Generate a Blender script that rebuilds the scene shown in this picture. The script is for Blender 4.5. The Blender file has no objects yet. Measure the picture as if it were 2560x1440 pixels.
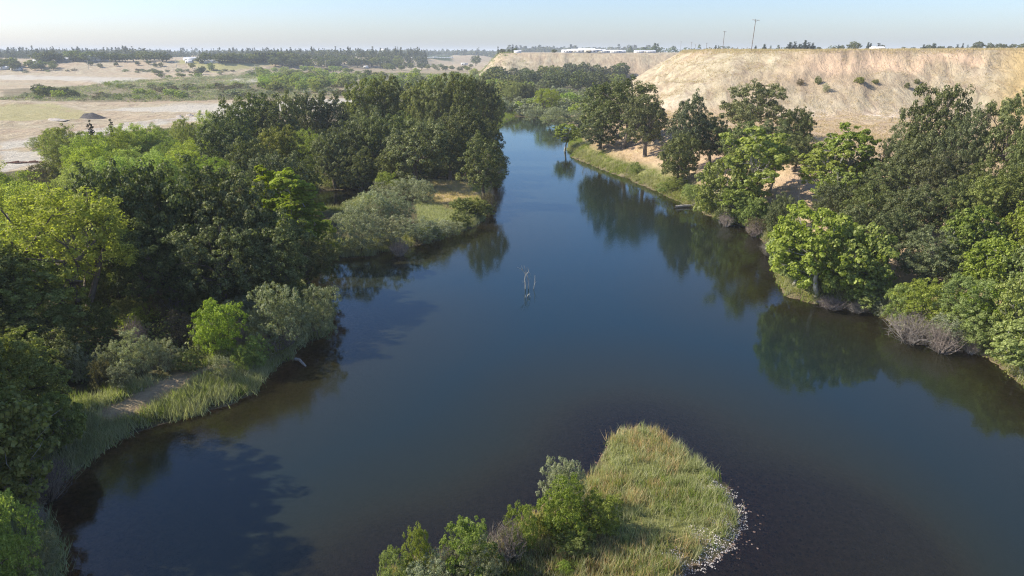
import bpy, math, random
import numpy as np
from mathutils import Vector, Matrix

S = bpy.context.scene
C = S.collection
random.seed(7)
RNG = np.random.default_rng(11)

# ------------------------------------------------------------------ camera
CAM_H = 32.0
PITCH = math.radians(19.07)
FPX, CX, CY = 1707.0, 1280.0, 720.0          # of the 2560 x 1440 photograph
cam_d = bpy.data.cameras.new("camera")
cam_d.sensor_width = 36.0
cam_d.lens = 24.0
cam_d.clip_start = 0.5
cam_d.clip_end = 60000
cam = bpy.data.objects.new("camera", cam_d)
C.objects.link(cam)
cam.location = (0, 0, CAM_H)
cam.rotation_euler = (math.radians(90) - PITCH, 0, 0)
S.camera = cam

# ------------------------------------------------------------------ sky, sun, exposure
SUN_EL = math.radians(37)
SUN_DIR = Vector((-1.0, 0.06, 0)).normalized() * math.cos(SUN_EL) + Vector((0, 0, math.sin(SUN_EL)))
world = bpy.data.worlds.new("World")
S.world = world
world.use_nodes = True
wn = world.node_tree
for n in list(wn.nodes):
    wn.nodes.remove(n)
sky = wn.nodes.new("ShaderNodeTexSky")
sky.sky_type = 'NISHITA'
sky.sun_disc = False
sky.sun_elevation = SUN_EL
sky.sun_rotation = math.atan2(SUN_DIR.x, SUN_DIR.y)
sky.air_density = 1.0
sky.dust_density = 1.0
sky.ozone_density = 6.0
sky.altitude = 0
bg = wn.nodes.new("ShaderNodeBackground")
bg.inputs['Strength'].default_value = 0.122
wo = wn.nodes.new("ShaderNodeOutputWorld")
tint = wn.nodes.new("ShaderNodeMix"); tint.data_type = 'RGBA'; tint.blend_type = 'MULTIPLY'
tint.inputs[0].default_value = 1.0
tint.inputs[7].default_value = (1.01, 0.965, 1.02, 1)
wn.links.new(sky.outputs[0], tint.inputs[6])
wn.links.new(tint.outputs[2], bg.inputs[0])
wn.links.new(bg.outputs[0], wo.inputs[0])

sun_d = bpy.data.lights.new("sun", 'SUN')
sun_d.energy = 5.0
sun_d.angle = math.radians(0.53)
sun_d.color = (1.0, 0.92, 0.80)
sun = bpy.data.objects.new("sun", sun_d)
C.objects.link(sun)
sun.rotation_euler = SUN_DIR.to_track_quat('Z', 'Y').to_euler()
sun.location = (-60, 0, 80)

S.view_settings.view_transform = 'Standard'
S.view_settings.look = 'None'
S.view_settings.exposure = 0.8
S.view_settings.gamma = 1.0
S.view_settings.use_curve_mapping = False
S.render.engine = 'CYCLES'
S.cycles.max_bounces = 6
S.cycles.diffuse_bounces = 2
S.cycles.glossy_bounces = 2
S.cycles.transparent_max_bounces = 8
S.cycles.transmission_bounces = 3
S.cycles.volume_bounces = 0
S.cycles.use_denoising = True
S.cycles.denoiser = 'OPENIMAGEDENOISE'
S.cycles.denoising_prefilter = 'NONE'
S.cycles.denoising_input_passes = 'RGB_ALBEDO_NORMAL'
S.cycles.filter_width = 1.15
S.cycles.sample_clamp_indirect = 4

# ------------------------------------------------------------------ projection helpers (pixel of the photo -> place in the world)
st, ct = math.sin(PITCH), math.cos(PITCH)
def ray(px, py):
    u, v = (px - CX) / FPX, (py - CY) / FPX
    return u, ct - v * st, -st - v * ct      # world direction for depth 1
def P(px, py, z=0.0):
    u, dy, dz = ray(px, py)
    t = (z - CAM_H) / dz
    return (u * t, dy * t)

# ------------------------------------------------------------------ numpy noise
def _hash(ix, iy, s):
    h = (ix * 374761393 + iy * 668265263 + s * 974634777) & 0xFFFFFFFF
    h = ((h ^ (h >> 13)) * 1274126177) & 0xFFFFFFFF
    h = h ^ (h >> 16)
    return (h & 0xFFFFFF) / float(0xFFFFFF)
def vnoise(x, y, s=0):
    xi = np.floor(x); yi = np.floor(y)
    fx = x - xi; fy = y - yi
    fx = fx * fx * (3 - 2 * fx); fy = fy * fy * (3 - 2 * fy)
    xi = xi.astype(np.int64); yi = yi.astype(np.int64)
    a = _hash(xi, yi, s); b = _hash(xi + 1, yi, s)
    c = _hash(xi, yi + 1, s); d = _hash(xi + 1, yi + 1, s)
    return (a * (1 - fx) + b * fx) * (1 - fy) + (c * (1 - fx) + d * fx) * fy
def fbm(x, y, s=0, o=4):
    r = 0; a = 0.5
    for k in range(o):
        r = r + a * (vnoise(x, y, s + k) - 0.5) * 2
        x = x * 2.03 + 17.1; y = y * 2.03 - 9.7; a *= 0.5
    return r
def ss(x, a, b):
    t = np.clip((x - a) / (b - a), 0, 1)
    return t * t * (3 - 2 * t)

# ------------------------------------------------------------------ plan of the place
def pxl(lst, z=0.0):
    return [P(a, b, z) for a, b in lst]
LEFT_SHORE = pxl([(150,1440),(138,1380),(120,1320),(75,1258),(120,1222),(210,1165),(300,1095),(400,1058),(480,1042),(560,1012),
    (640,975),(680,932),(700,908),(735,893),(742,872),(765,858),(815,845),(835,800),(800,770),(770,735),(755,700),(765,665),(800,652),
    (860,642),(930,636),(1000,622),(1060,611),(1120,590),(1180,566),(1210,545),(1228,515),(1232,480),(1222,440),(1215,400),
    (1220,360),(1240,330),(1258,306),(1285,291)])
RIGHT_SHORE = pxl([(1330,293),(1365,300),(1400,307),(1440,312),(1452,325),(1425,345),(1420,372),(1440,395),(1500,421),(1560,441),
    (1620,466),(1690,501),(1760,531),(1800,546),(1850,560),(1900,580),(1925,620),(1940,680),(1975,742),(2060,762),(2150,775),
    (2210,790),(2250,820),(2320,852),(2400,872),(2470,890),(2510,925),(2560,962),(2650,1010)])
RIVER = [(-40,-300),(-35,-100),(-31,0)] + LEFT_SHORE + RIGHT_SHORE + [(54,45),(58,0),(62,-100),(65,-300)]
ISLAND = pxl([(900,1560),(925,1470),(1010,1410),(1100,1390),(1190,1370),(1270,1330),(1340,1285),(1400,1240),(1440,1215),(1478,1195),
    (1500,1150),(1530,1095),(1560,1078),(1600,1072),(1650,1082),(1700,1118),(1750,1160),(1795,1200),(1820,1250),(1845,1290),
    (1845,1330),(1815,1365),(1780,1395),(1720,1405),(1695,1440),(1680,1560)]) + [(9,10),(4,-30),(-8,-30),(-10,10)]
POND = pxl([(790,478),(850,474),(900,472),(935,478),(925,492),(890,503),(870,517),(845,530),(800,530),(770,510)])
CHANNEL = pxl([(1418,264),(1462,258),(1500,262),(1500,274),(1455,276),(1425,286),(1405,290),(1395,283)])
RIGHT_LAND = [(65,-300),(62,-100),(58,0),(54,45)] + RIGHT_SHORE[::-1][:-4] + [(24,345),(40,430),(60,540),(90,720),(4000,720),(4000,-300)]
FOOT1 = [(98,640),(58,430),(50,330),(54,265),(86,243),(122,233),(165,213),(200,178),(228,120),(240,0),(240,-300),(5000,-300),(5000,1500),(500,1500),(300,1000)]
TOP1 = [(152,640),(102,430),(95,345),(98,298),(114,274),(150,262),(192,243),(228,200),(262,130),(276,0),(276,-299),(4999,-299),(4999,1499),(520,1490),(320,990)]
FOOT2 = [(-44,860),(-36,800),(100,790),(250,772),(400,760),(850,760),(4500,760),(4500,5000),(-60,5000)]
TOP2 = [(-16,890),(-8,862),(120,850),(260,835),(420,820),(850,820),(4480,820),(4480,4980),(-20,4980)]
PLAT = [(-6000,1020),(-700,1020),(-420,1060),(-300,1180),(-230,1350),(-120,1750),(0,2400),(0,30000),(-30000,30000),(-30000,1020)]

def seg_dist(x, y, pts, closed=True):
    d = np.full(x.shape, 1e18)
    n = len(pts)
    for i in range(n if closed else n - 1):
        ax, ay = pts[i]; bx, by = pts[(i + 1) % n]
        dx, dy = bx - ax, by - ay
        L = dx * dx + dy * dy + 1e-12
        t = np.clip(((x - ax) * dx + (y - ay) * dy) / L, 0, 1)
        q = (x - ax - t * dx) ** 2 + (y - ay - t * dy) ** 2
        np.minimum(d, q, out=d)
    return np.sqrt(d)
def inside(x, y, pts):
    r = np.zeros(x.shape, bool)
    n = len(pts)
    for i in range(n):
        ax, ay = pts[i]; bx, by = pts[(i + 1) % n]
        if ay == by: continue
        c = ((ay > y) != (by > y)) & (x < (bx - ax) * (y - ay) / (by - ay) + ax)
        r ^= c
    return r
def sdist(x, y, pts):                       # positive inside
    d = seg_dist(x, y, pts)
    return np.where(inside(x, y, pts), d, -d)

RIDGES = [  # photo polyline on the plain, height, half width (metres)
    ([(-60,188),(0,187),(230,186),(420,187),(640,189),(800,192)], 2.6, 9),
    ([(0,205),(120,203),(230,206),(260,214),(330,222)], 2.2, 9),
    ([(0,258),(120,256),(300,258),(500,256),(640,252),(760,247),(860,244)], 1.6, 4),
    ([(0,305),(60,303),(130,300),(200,297)], 1.8, 4),
    ([(300,305),(370,300),(450,292),(520,287)], 1.2, 2.2),
    ([(430,240),(600,238),(700,236)], 1.4, 6),
    ([(540,222),(640,216),(760,212)], 1.6, 6),
    ([(900,165),(1000,168),(1100,166),(1200,166)], 2.0, 16),
]
def height(x, y):
    x = np.asarray(x, float); y = np.asarray(y, float)
    r = np.hypot(x, y)
    wob = fbm(x / 5.0, y / 5.0, 3, 3) * 1.3 * np.clip(r / 60, .5, 2.0)
    sr = -sdist(x, y, RIVER); si = sdist(x, y, ISLAND)
    sp = -sdist(x, y, POND); sc = -sdist(x, y, CHANNEL)
    sd = np.minimum(np.minimum(np.maximum(sr, si), sp), sc) + wob * 0.55
    far = np.clip((r - 500) / 600, 0, 1)
    plain = 1.5 + 0.8 * fbm(x / 22, y / 22, 5, 4) + 1.6 * far + 1.2 * far * fbm(x / 90, y / 90, 9, 3)
    for pts, hh, w in RIDGES:
        d = seg_dist(x, y, pxl(pts, 2.5), closed=False) + 2 * fbm(x / 8, y / 8, 31, 2)
        plain = plain + hh * np.exp(-(d / w) ** 2) * (0.8 + 0.5 * fbm(x / 12, y / 12, 40, 2))
    isl = (si > -6)
    plain = np.where(isl, 0.55 + 0.25 * fbm(x / 6, y / 6, 6, 3), plain)
    land = np.minimum(plain, 0.42 * sd + 0.05)
    land = np.where(sd > 0, np.where(plain > 0.42 * sd + .05, 0.42 * sd + 0.05, plain), 0)
    # right bank and bench below the bluff
    dr = sdist(x, y, RIGHT_LAND) + wob * .5
    fade = 1 - ss(y, 300, 420)
    bank = np.where(dr > 0, ss(dr, 0, 4) * 0.9 + 0.30 * np.clip(dr - 4, 0, 27) + 0.02 * np.clip(dr - 31, 0, 200)
                    + 0.5 * fbm(x / 7, y / 7, 12, 4) * ss(dr, 2, 10), 0) * fade
    h = np.where(sd > 0, land + bank, 0)
    # bluffs
    gul = 1 - np.abs(fbm(x / 13 + y / 60, y / 70, 21, 4)) * 2
    for k, (ft, tp, ztop) in enumerate(((FOOT1, TOP1, 32.4), (FOOT2, TOP2, 30.6))):
        di = sdist(x, y, ft); do = -sdist(x, y, tp)
        w2 = 3.0 * fbm(x / 18, y / 18, 50 + k, 3)
        di2 = np.clip(di + w2, 0, None); do2 = np.clip(do, 0, None)
        t = np.where(do2 <= 0, 1.0, di2 / (di2 + do2 + 1e-6))
        sw = 0.16 * ss(x / (y + 1e-3), 0.36, 0.44) * (y > 0)
        prof = (1 - sw) * (t ** 0.93) + sw * ss(t + 0.06 * fbm(x / 7, y / 7, 61, 4), 0.87, 0.905)
        rough = (3.8 * gul - 2.6 + 1.6 * fbm(x / 9, y / 9, 70, 4) + 1.6 * fbm(x / 24, y / 24, 71, 2)) * np.clip(t * (1 - t) * 4, 0, 1)
        topz = ztop + 0.75 * fbm(x / 45, y / 45, 80, 3) + 0.25 * fbm(x / 6, y / 6, 81, 2) * ss(do, 20, 0)
        h = np.where(di2 > 0, np.maximum(h, h + (topz - h) * prof + rough), h)
    # far rise on the left
    dp = sdist(x, y, PLAT)
    h = h + (15.5 + 3 * fbm(x / 160, y / 160, 91, 3)) * ss(dp, -10, 130) + 3.0 * ss(dp, 500, 2500)
    h = h + 11 * ss(r, 1500, 3200) * (dp < 0) * (1 - ss(sdist(x, y, FOOT2), -50, 0)) * (1 - ss(sdist(x, y, FOOT1), -50, 0))
    # river bed
    k_sh = np.clip(1.35 * np.exp(-((x - 22) ** 2 / 12 ** 2 + (y - 38) ** 2 / 14 ** 2)), 0, 1)       # gravel shelf right of the island
    k_cv = np.exp(-((x + 17) ** 2 / 9 ** 2 + (y - 108) ** 2 / 5 ** 2)) + np.exp(-((x + 24) ** 2 / 5 ** 2 + (y - 68) ** 2 / 5 ** 2))
    slope = 0.22 - 0.19 * np.clip(k_sh, 0, 1) - 0.15 * np.clip(k_cv, 0, 1)
    bed = np.maximum(np.where(sd > -4.5, np.minimum(slope, .10) * sd, -4.5 * np.minimum(slope, .10) + slope * 1.25 * (sd + 4.5)), -6.0)
    bed = bed - 0.02 + .03 * fbm(x / 1.5, y / 1.5, 99, 2)
    return np.where(sd > 0, np.maximum(h, 0.02), np.where((h > 0.5) & (sd > 0), h, bed)), sd, dr, si

# ------------------------------------------------------------------ mesh helpers
def mesh_np(name, verts, faces, mats=(), smooth=False, fmat=None):
    me = bpy.data.meshes.new(name)
    v = np.asarray(verts, np.float32).reshape(-1, 3)
    f = np.asarray(faces, np.int32)
    n, k = f.shape
    me.vertices.add(len(v)); me.vertices.foreach_set("co", v.ravel())
    me.loops.add(n * k); me.loops.foreach_set("vertex_index", f.ravel())
    me.polygons.add(n)
    me.polygons.foreach_set("loop_start", np.arange(0, n * k, k, dtype=np.int32))
    me.polygons.foreach_set("loop_total", np.full(n, k, np.int32))
    if smooth:
        me.polygons.foreach_set("use_smooth", np.ones(n, bool))
    for m in mats: me.materials.append(m)
    if fmat is not None:
        me.polygons.foreach_set("material_index", np.asarray(fmat, np.int32))
    me.update(calc_edges=True)
    return me
def add_obj(name, me, parent=None, loc=(0,0,0), rot=(0,0,0), scl=(1,1,1), **props):
    o = bpy.data.objects.new(name, me)
    C.objects.link(o)
    o.location = loc; o.rotation_euler = rot; o.scale = scl
    if parent is not None: o.parent = parent
    for k, v in props.items():
        if v is not None: o[k] = v
    return o

# ------------------------------------------------------------------ materials
def newmat(name):
    m = bpy.data.materials.new(name)
    m.use_nodes = True
    nt = m.node_tree
    for n in list(nt.nodes): nt.nodes.remove(n)
    out = nt.nodes.new("ShaderNodeOutputMaterial")
    return m, nt, out
def N(nt, typ, **kw):
    n = nt.nodes.new(typ)
    for k, v in kw.items(): setattr(n, k, v)
    return n
def ramp(nt, fac, stops):
    r = nt.nodes.new("ShaderNodeValToRGB")
    e = r.color_ramp.elements
    while len(e) < len(stops): e.new(0.5)
    for i, (p, c) in enumerate(stops):
        e[i].position = p; e[i].color = (*c, 1)
    nt.links.new(fac, r.inputs[0])
    return r.outputs[0]
def mixc(nt, fac, a, b, mode='MIX'):
    m = nt.nodes.new("ShaderNodeMix"); m.data_type = 'RGBA'; m.blend_type = mode
    for sock, v in ((m.inputs[0], fac), (m.inputs[6], a), (m.inputs[7], b)):
        if hasattr(v, 'is_linked') or isinstance(v, bpy.types.NodeSocket): nt.links.new(v, sock)
        elif isinstance(v, (tuple, list)): sock.default_value = (*v, 1)
        else: sock.default_value = v
    return m.outputs[2]
def noise(nt, vec, scale, detail=4, rough=0.55, dist=0.0):
    n = nt.nodes.new("ShaderNodeTexNoise")
    n.inputs['Scale'].default_value = scale; n.inputs['Detail'].default_value = detail
    n.inputs['Roughness'].default_value = rough; n.inputs['Distortion'].default_value = dist
    if vec is not None: nt.links.new(vec, n.inputs['Vector'])
    return n.outputs['Fac']
def mapping(nt, vec, scale, rot=(0,0,0)):
    m = nt.nodes.new("ShaderNodeMapping")
    m.inputs['Scale'].default_value = scale; m.inputs['Rotation'].default_value = rot
    nt.links.new(vec, m.inputs['Vector'])
    return m.outputs[0]
def math_(nt, op, a, b=None, clamp=False):
    m = nt.nodes.new("ShaderNodeMath"); m.operation = op; m.use_clamp = clamp
    for i, v in enumerate((a, b)):
        if v is None: continue
        if isinstance(v, bpy.types.NodeSocket): nt.links.new(v, m.inputs[i])
        else: m.inputs[i].default_value = v
    return m.outputs[0]

def leaf_mat(name, cols, trans=0.32, gloss=0.04, var=0.22):
    """cols: dark, mid, light base colours picked per leaf and per plant"""
    m, nt, out = newmat(name)
    geo = N(nt, "ShaderNodeNewGeometry"); oi = N(nt, "ShaderNodeObjectInfo")
    tc = N(nt, "ShaderNodeTexCoord")
    big = noise(nt, tc.outputs['Object'], 0.55, 2)
    mix = math_(nt, 'ADD', math_(nt, 'MULTIPLY', geo.outputs['Random Per Island'], 0.62), math_(nt, 'MULTIPLY', big, 0.76))
    mix = math_(nt, 'SUBTRACT', mix, 0.19)
    col = ramp(nt, mix, [(0.08, cols[0]), (0.5, cols[1]), (0.92, cols[2])])
    hsv = N(nt, "ShaderNodeHueSaturation")
    r = oi.outputs['Random']
    nt.links.new(math_(nt, 'ADD', math_(nt, 'MULTIPLY', r, 0.035), 0.4825), hsv.inputs['Hue'])
    r2 = math_(nt, 'FRACT', math_(nt, 'MULTIPLY', r, 7.31))
    nt.links.new(math_(nt, 'ADD', math_(nt, 'MULTIPLY', r2, var * 2), 1 - var), hsv.inputs['Value'])
    r3 = math_(nt, 'FRACT', math_(nt, 'MULTIPLY', r, 17.7))
    nt.links.new(math_(nt, 'ADD', math_(nt, 'MULTIPLY', r3, 0.3), 0.85), hsv.inputs['Saturation'])
    nt.links.new(col, hsv.inputs['Color'])
    d = N(nt, "ShaderNodeBsdfDiffuse"); t = N(nt, "ShaderNodeBsdfTranslucent"); g = N(nt, "ShaderNodeBsdfGlossy")
    g.inputs['Roughness'].default_value = 0.5
    g.inputs['Color'].default_value = (1, 1, 0.9, 1)
    nt.links.new(hsv.outputs[0], d.inputs[0])
    tcol = mixc(nt, 1.0, hsv.outputs[0], (1.25, 1.35, 0.55), 'MULTIPLY')
    nt.links.new(tcol, t.inputs[0])
    m1 = N(nt, "ShaderNodeMixShader"); m1.inputs[0].default_value = trans + (.1 if trans > .1 else 0)
    nt.links.new(d.outputs[0], m1.inputs[1]); nt.links.new(t.outputs[0], m1.inputs[2])
    m2 = N(nt, "ShaderNodeMixShader"); m2.inputs[0].default_value = gloss * 0.35
    nt.links.new(m1.outputs[0], m2.inputs[1]); nt.links.new(g.outputs[0], m2.inputs[2])
    nt.links.new(m2.outputs[0], out.inputs[0])
    return m
def plain_mat(name, cols, rough=0.85, scale=3.0, spec=0.2, bump=0.0, metallic=0.0):
    m, nt, out = newmat(name)
    tc = N(nt, "ShaderNodeTexCoord")
    f = noise(nt, tc.outputs['Object'], scale, 5, 0.6)
    c = ramp(nt, f, [(0.3, cols[0]), (0.7, cols[1])])
    p = N(nt, "ShaderNodeBsdfPrincipled")
    p.inputs['Roughness'].default_value = rough
    p.inputs['Specular IOR Level'].default_value = spec
    p.inputs['Metallic'].default_value = metallic
    nt.links.new(c, p.inputs['Base Color'])
    if bump:
        b = N(nt, "ShaderNodeBump"); b.inputs['Strength'].default_value = bump
        nt.links.new(f, b.inputs['Height']); nt.links.new(b.outputs[0], p.inputs['Normal'])
    nt.links.new(p.outputs[0], out.inputs[0])
    return m

M = {}
M['oak'] = leaf_mat('oak_leaves', [(0.046,0.056,0.020),(0.118,0.136,0.048),(0.250,0.262,0.100)], 0.22, 0.05)
M['oak_olive'] = leaf_mat('olive_oak_leaves', [(0.075,0.088,0.022),(0.185,0.205,0.056),(0.330,0.335,0.115)], 0.28, 0.04)
M['willow'] = leaf_mat('green_willow_leaves', [(0.119,0.156,0.031),(0.273,0.324,0.073),(0.448,0.492,0.148)], 0.35, 0.03)
M['yellow'] = leaf_mat('yellow_green_leaves', [(0.138,0.172,0.021),(0.276,0.328,0.046),(0.425,0.460,0.092)], 0.38, 0.03)
M['silver'] = leaf_mat('silver_willow_leaves', [(0.138,0.149,0.081),(0.276,0.293,0.172),(0.437,0.448,0.299)], 0.2, 0.04)
M['maple'] = leaf_mat('broad_bright_leaves', [(0.105,0.130,0.025),(0.228,0.272,0.059),(0.390,0.428,0.120)], 0.35, 0.05)
M['bright'] = leaf_mat('bright_shrub_leaves', [(0.112,0.149,0.028),(0.231,0.284,0.062),(0.379,0.426,0.124)], 0.35, 0.03)
M['conifer'] = leaf_mat('conifer_needles', [(0.018,0.030,0.015),(0.035,0.055,0.025),(0.060,0.085,0.04)], 0.1, 0.02)
M['farleaf'] = leaf_mat('distant_foliage', [(0.035,0.045,0.018),(0.070,0.085,0.034),(0.12,0.135,0.06)], 0.15, 0.02)
M['twig'] = leaf_mat('dry_grey_twigs', [(0.13,0.105,0.085),(0.24,0.20,0.165),(0.38,0.33,0.28)], 0.0, 0.02, 0.1)
M['brown'] = leaf_mat('brown_dry_leaves', [(0.07,0.055,0.03),(0.13,0.11,0.055),(0.22,0.19,0.10)], 0.15, 0.02)
M['grassy'] = leaf_mat('green_grass_blades', [(0.13,0.17,0.03),(0.23,0.27,0.06),(0.36,0.36,0.13)], 0.35, 0.03, 0.05)
M['reed'] = leaf_mat('tall_grass_blades', [(0.19,0.20,0.09),(0.35,0.35,0.18),(0.56,0.53,0.35)], 0.3, 0.03, 0.05)
M['hay'] = leaf_mat('dry_grass_blades', [(0.34,0.26,0.14),(0.48,0.38,0.22),(0.62,0.50,0.31)], 0.25, 0.03, 0.05)
M['bark'] = plain_mat('grey_bark', [(0.075,0.06,0.045),(0.19,0.16,0.13)], 0.9, 2.0, 0.1, 0.4)
M['palebark'] = plain_mat('pale_bark', [(0.22,0.20,0.16),(0.52,0.49,0.42)], 0.8, 1.2, 0.2, 0.2)
M['deadwood'] = plain_mat('bleached_wood', [(0.20,0.17,0.14),(0.42,0.38,0.33)], 0.8, 3.0, 0.2, 0.3)
M['pole'] = plain_mat('weathered_pole_wood', [(0.13,0.10,0.08),(0.24,0.20,0.16)], 0.85, 1.0)
M['palepole'] = plain_mat('sunlit_pale_pole', [(0.42,0.38,0.30),(0.58,0.54,0.44)], 0.8, 1.0)  # sunlight on poles and frame put into a paler base colour
M['white'] = plain_mat('white_paint', [(0.58,0.58,0.56),(0.72,0.72,0.70)], 0.6, 0.2)
M['roofgrey'] = plain_mat('pale_metal_roof', [(0.45,0.46,0.47),(0.62,0.62,0.62)], 0.5, 0.3)
M['tanwall'] = plain_mat('tan_wall', [(0.36,0.31,0.26),(0.46,0.41,0.34)], 0.8, 0.4)  # tan colour for shed walls, rubble and dirt mounds
M['darkglass'] = plain_mat('dark_opening', [(0.03,0.035,0.04),(0.05,0.055,0.06)], 0.3, 0.5, 0.5)
M['rust'] = plain_mat('rusty_pipe', [(0.10,0.045,0.03),(0.28,0.15,0.10)], 0.8, 4.0)
M['gravelpile'] = plain_mat('dark_gravel', [(0.055,0.05,0.048),(0.13,0.12,0.11)], 0.95, 1.5, 0.1, 0.6)
M['stone'] = leaf_mat('pale_river_stones', [(0.18,0.15,0.12),(0.42,0.38,0.33),(0.72,0.68,0.62)], 0.0, 0.04, 0.02)
M['wetstone'] = leaf_mat('wet_brown_stones', [(0.05,0.03,0.02),(0.12,0.07,0.05),(0.26,0.17,0.13)], 0.0, 0.04, 0.02)

# ------------------------------------------------------------------ terrain
NA, NR = 640, 430
front = np.linspace(-47, 47, NA - 120)
rest = np.linspace(47, 313, 121)[1:]
ANG = np.radians(np.concatenate([front, rest]))
RAD = 14.0 * (30000 / 14.0) ** (np.linspace(0, 1, NR) ** 1.12)
A2, R2 = np.meshgrid(ANG, RAD)
GX = R2 * np.sin(A2); GY = R2 * np.cos(A2)
GH, GSD, GDR, GSI = height(GX, GY)
def gh(x, y):
    """ground height at (x, y), read from the terrain sheet"""
    x = np.asarray(x, float); y = np.asarray(y, float)
    a = np.degrees(np.arctan2(x, y)); a = np.where(a < -47, a + 360, a)
    r = np.clip(np.hypot(x, y), RAD[0], RAD[-1] * .999)
    fi = np.interp(a, np.degrees(ANG), np.arange(NA)); fj = np.interp(r, RAD, np.arange(NR))
    i = np.minimum(fi.astype(int), NA - 2); j = np.minimum(fj.astype(int), NR - 2)
    p = fi - i; q = fj - j
    return (GH[j, i] * (1-p) + GH[j, i+1] * p) * (1-q) + (GH[j+1, i] * (1-p) + GH[j+1, i+1] * p) * q
def gsd(x, y):
    a = np.degrees(np.arctan2(x, y)); a = np.where(a < -47, a + 360, a)
    r = np.clip(np.hypot(x, y), RAD[0], RAD[-1] * .999)
    i = np.clip(np.round(np.interp(a, np.degrees(ANG), np.arange(NA))).astype(int), 0, NA-1)
    j = np.clip(np.round(np.interp(r, RAD, np.arange(NR))).astype(int), 0, NR-1)
    return GSD[j, i]

def polymask(pts, z=2.0, soft=3.0):
    return ss(sdist(GX, GY, pxl(pts, z)) + soft * fbm(GX / 9, GY / 9, 7, 3), -soft * .5, soft * .5)
def mx(*a):
    r = a[0]
    for b in a[1:]: r = np.maximum(r, b)
    return r
pale = mx(
    polymask([(330,265),(560,257),(700,251),(880,244),(885,262),(620,290),(560,292),(470,286),(520,278),(400,276),(250,272)], 2, 3),
    polymask([(0,352),(150,332),(260,312),(420,294),(520,286),(600,288),(560,302),(430,302),(330,322),(150,350),(60,366),(0,372)], 2, 1.5),
    polymask([(-20,190),(230,193),(375,197),(310,208),(265,214),(200,206),(0,201)], 2, 6),
    polymask([(555,203),(600,198),(690,194),(690,204),(600,210)], 2, 5),
    polymask([(0,378),(150,374),(160,395),(100,400),(0,425)], 2, 1.5),
    polymask([(880,250),(1000,262),(1000,275),(870,262)], 2, 2))
rightland = GDR > 0
sand = np.where(rightland & (GSD > 0), ss(GDR, 2.0, 6.0) * (1 - ss(GY, 300, 380)), 0)
sand = np.maximum(sand, polymask([(1085,452),(1200,462),(1210,500),(1120,515),(1060,500)], 1.2, 1.5))
sand = np.maximum(sand, polymask([(215,1045),(300,1012),(400,965),(500,930),(590,905),(600,925),(520,950),(440,990),(330,1035),(250,1060)], 1.2, .6))
grn = np.where(GSD > 0, 1 - ss(GSD, 3.0, 9.0), 0) * (R2 < 700)
grn = np.maximum(grn * (1 - .85 * sand * (~rightland)), (GSI > 0) * 1.0)
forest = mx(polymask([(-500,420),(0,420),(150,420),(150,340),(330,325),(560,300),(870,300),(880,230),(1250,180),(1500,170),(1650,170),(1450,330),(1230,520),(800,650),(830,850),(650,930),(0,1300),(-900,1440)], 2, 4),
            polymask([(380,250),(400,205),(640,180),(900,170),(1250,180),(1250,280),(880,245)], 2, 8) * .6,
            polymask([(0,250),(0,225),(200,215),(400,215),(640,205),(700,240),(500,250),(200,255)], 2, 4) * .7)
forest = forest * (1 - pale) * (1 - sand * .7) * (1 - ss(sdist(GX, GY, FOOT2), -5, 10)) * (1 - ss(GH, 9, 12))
shade = np.where(rightland, 0, forest)  # woodland floor mask, left of the river only
gold = (ss(np.degrees(A2), 33.5, 35.5)) * (GH > 9) * rightland
white_s = np.exp(-((GX - 121) ** 2 + (GY - 229) ** 2 * 1.4) / 5.5 ** 2) + .8 * np.exp(-((GX - 98) ** 2 / 12 ** 2 + (GY - 236) ** 2 / 4 ** 2)) + .5 * np.exp(-((GX - 60) ** 2 / 8 ** 2 + (GY - 268) ** 2 / 5 ** 2))
scarp = ss(GH, 24.5, 26.5) * (1 - ss(GH, 30.6, 31.6)) * ss(np.degrees(A2), 21, 24) * (1 - ss(np.degrees(A2), 32.5, 34)) * (GY < 330)
field_g = polymask([(-10,262),(120,258),(250,285),(200,300),(60,302),(-10,305)], 2, 3)
vine = polymask([(540,166),(680,167),(690,176),(540,182),(440,178)], 3, 8)
orchard = polymask([(1010,146),(1130,147),(1130,160),(1000,162)], 3, 10)
wet = np.clip(1 - GSD / 1.2, 0, 1)
tracks = np.zeros_like(GX)
for pts, w in (([(0,352),(150,333),(260,316),(420,298),(560,291)], 1.6), ([(0,345),(140,327),(250,311)], 1.2), ([(0,388),(80,384),(150,380)], 1.5), ([(300,262),(480,258),(700,252),(860,247)], 1.6),
               ([(0,262),(90,264),(180,275),(260,283)], 1.3), ([(0,258),(300,256),(640,249),(860,240)], 2.0), ([(0,308),(60,305),(150,306),(210,300)], 2.2), ([(0,330),(90,318),(230,306)], 1.2),
               ([(0,192),(230,194),(370,199)], 3), ([(0,232),(60,231),(160,222),(230,206)], 3), ([(640,216),(760,212)], 3), ([(870,175),(1000,172),(1200,173)], 5)):
    tracks = np.maximum(tracks, np.exp(-((seg_dist(GX, GY, pxl(pts, 2.2), closed=False) + 1.5 * fbm(GX / 7, GY / 7, 44, 3)) / w) ** 2))
tracks *= (GSD > 3)

idx = np.arange(NA * NR).reshape(NR, NA)
a = idx[:-1, :]; b = np.roll(idx, -1, axis=1)[:-1, :]
c = np.roll(idx, -1, axis=1)[1:, :]; d = idx[1:, :]
F = np.stack([a, b, c, d], -1).reshape(-1, 4)
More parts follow.
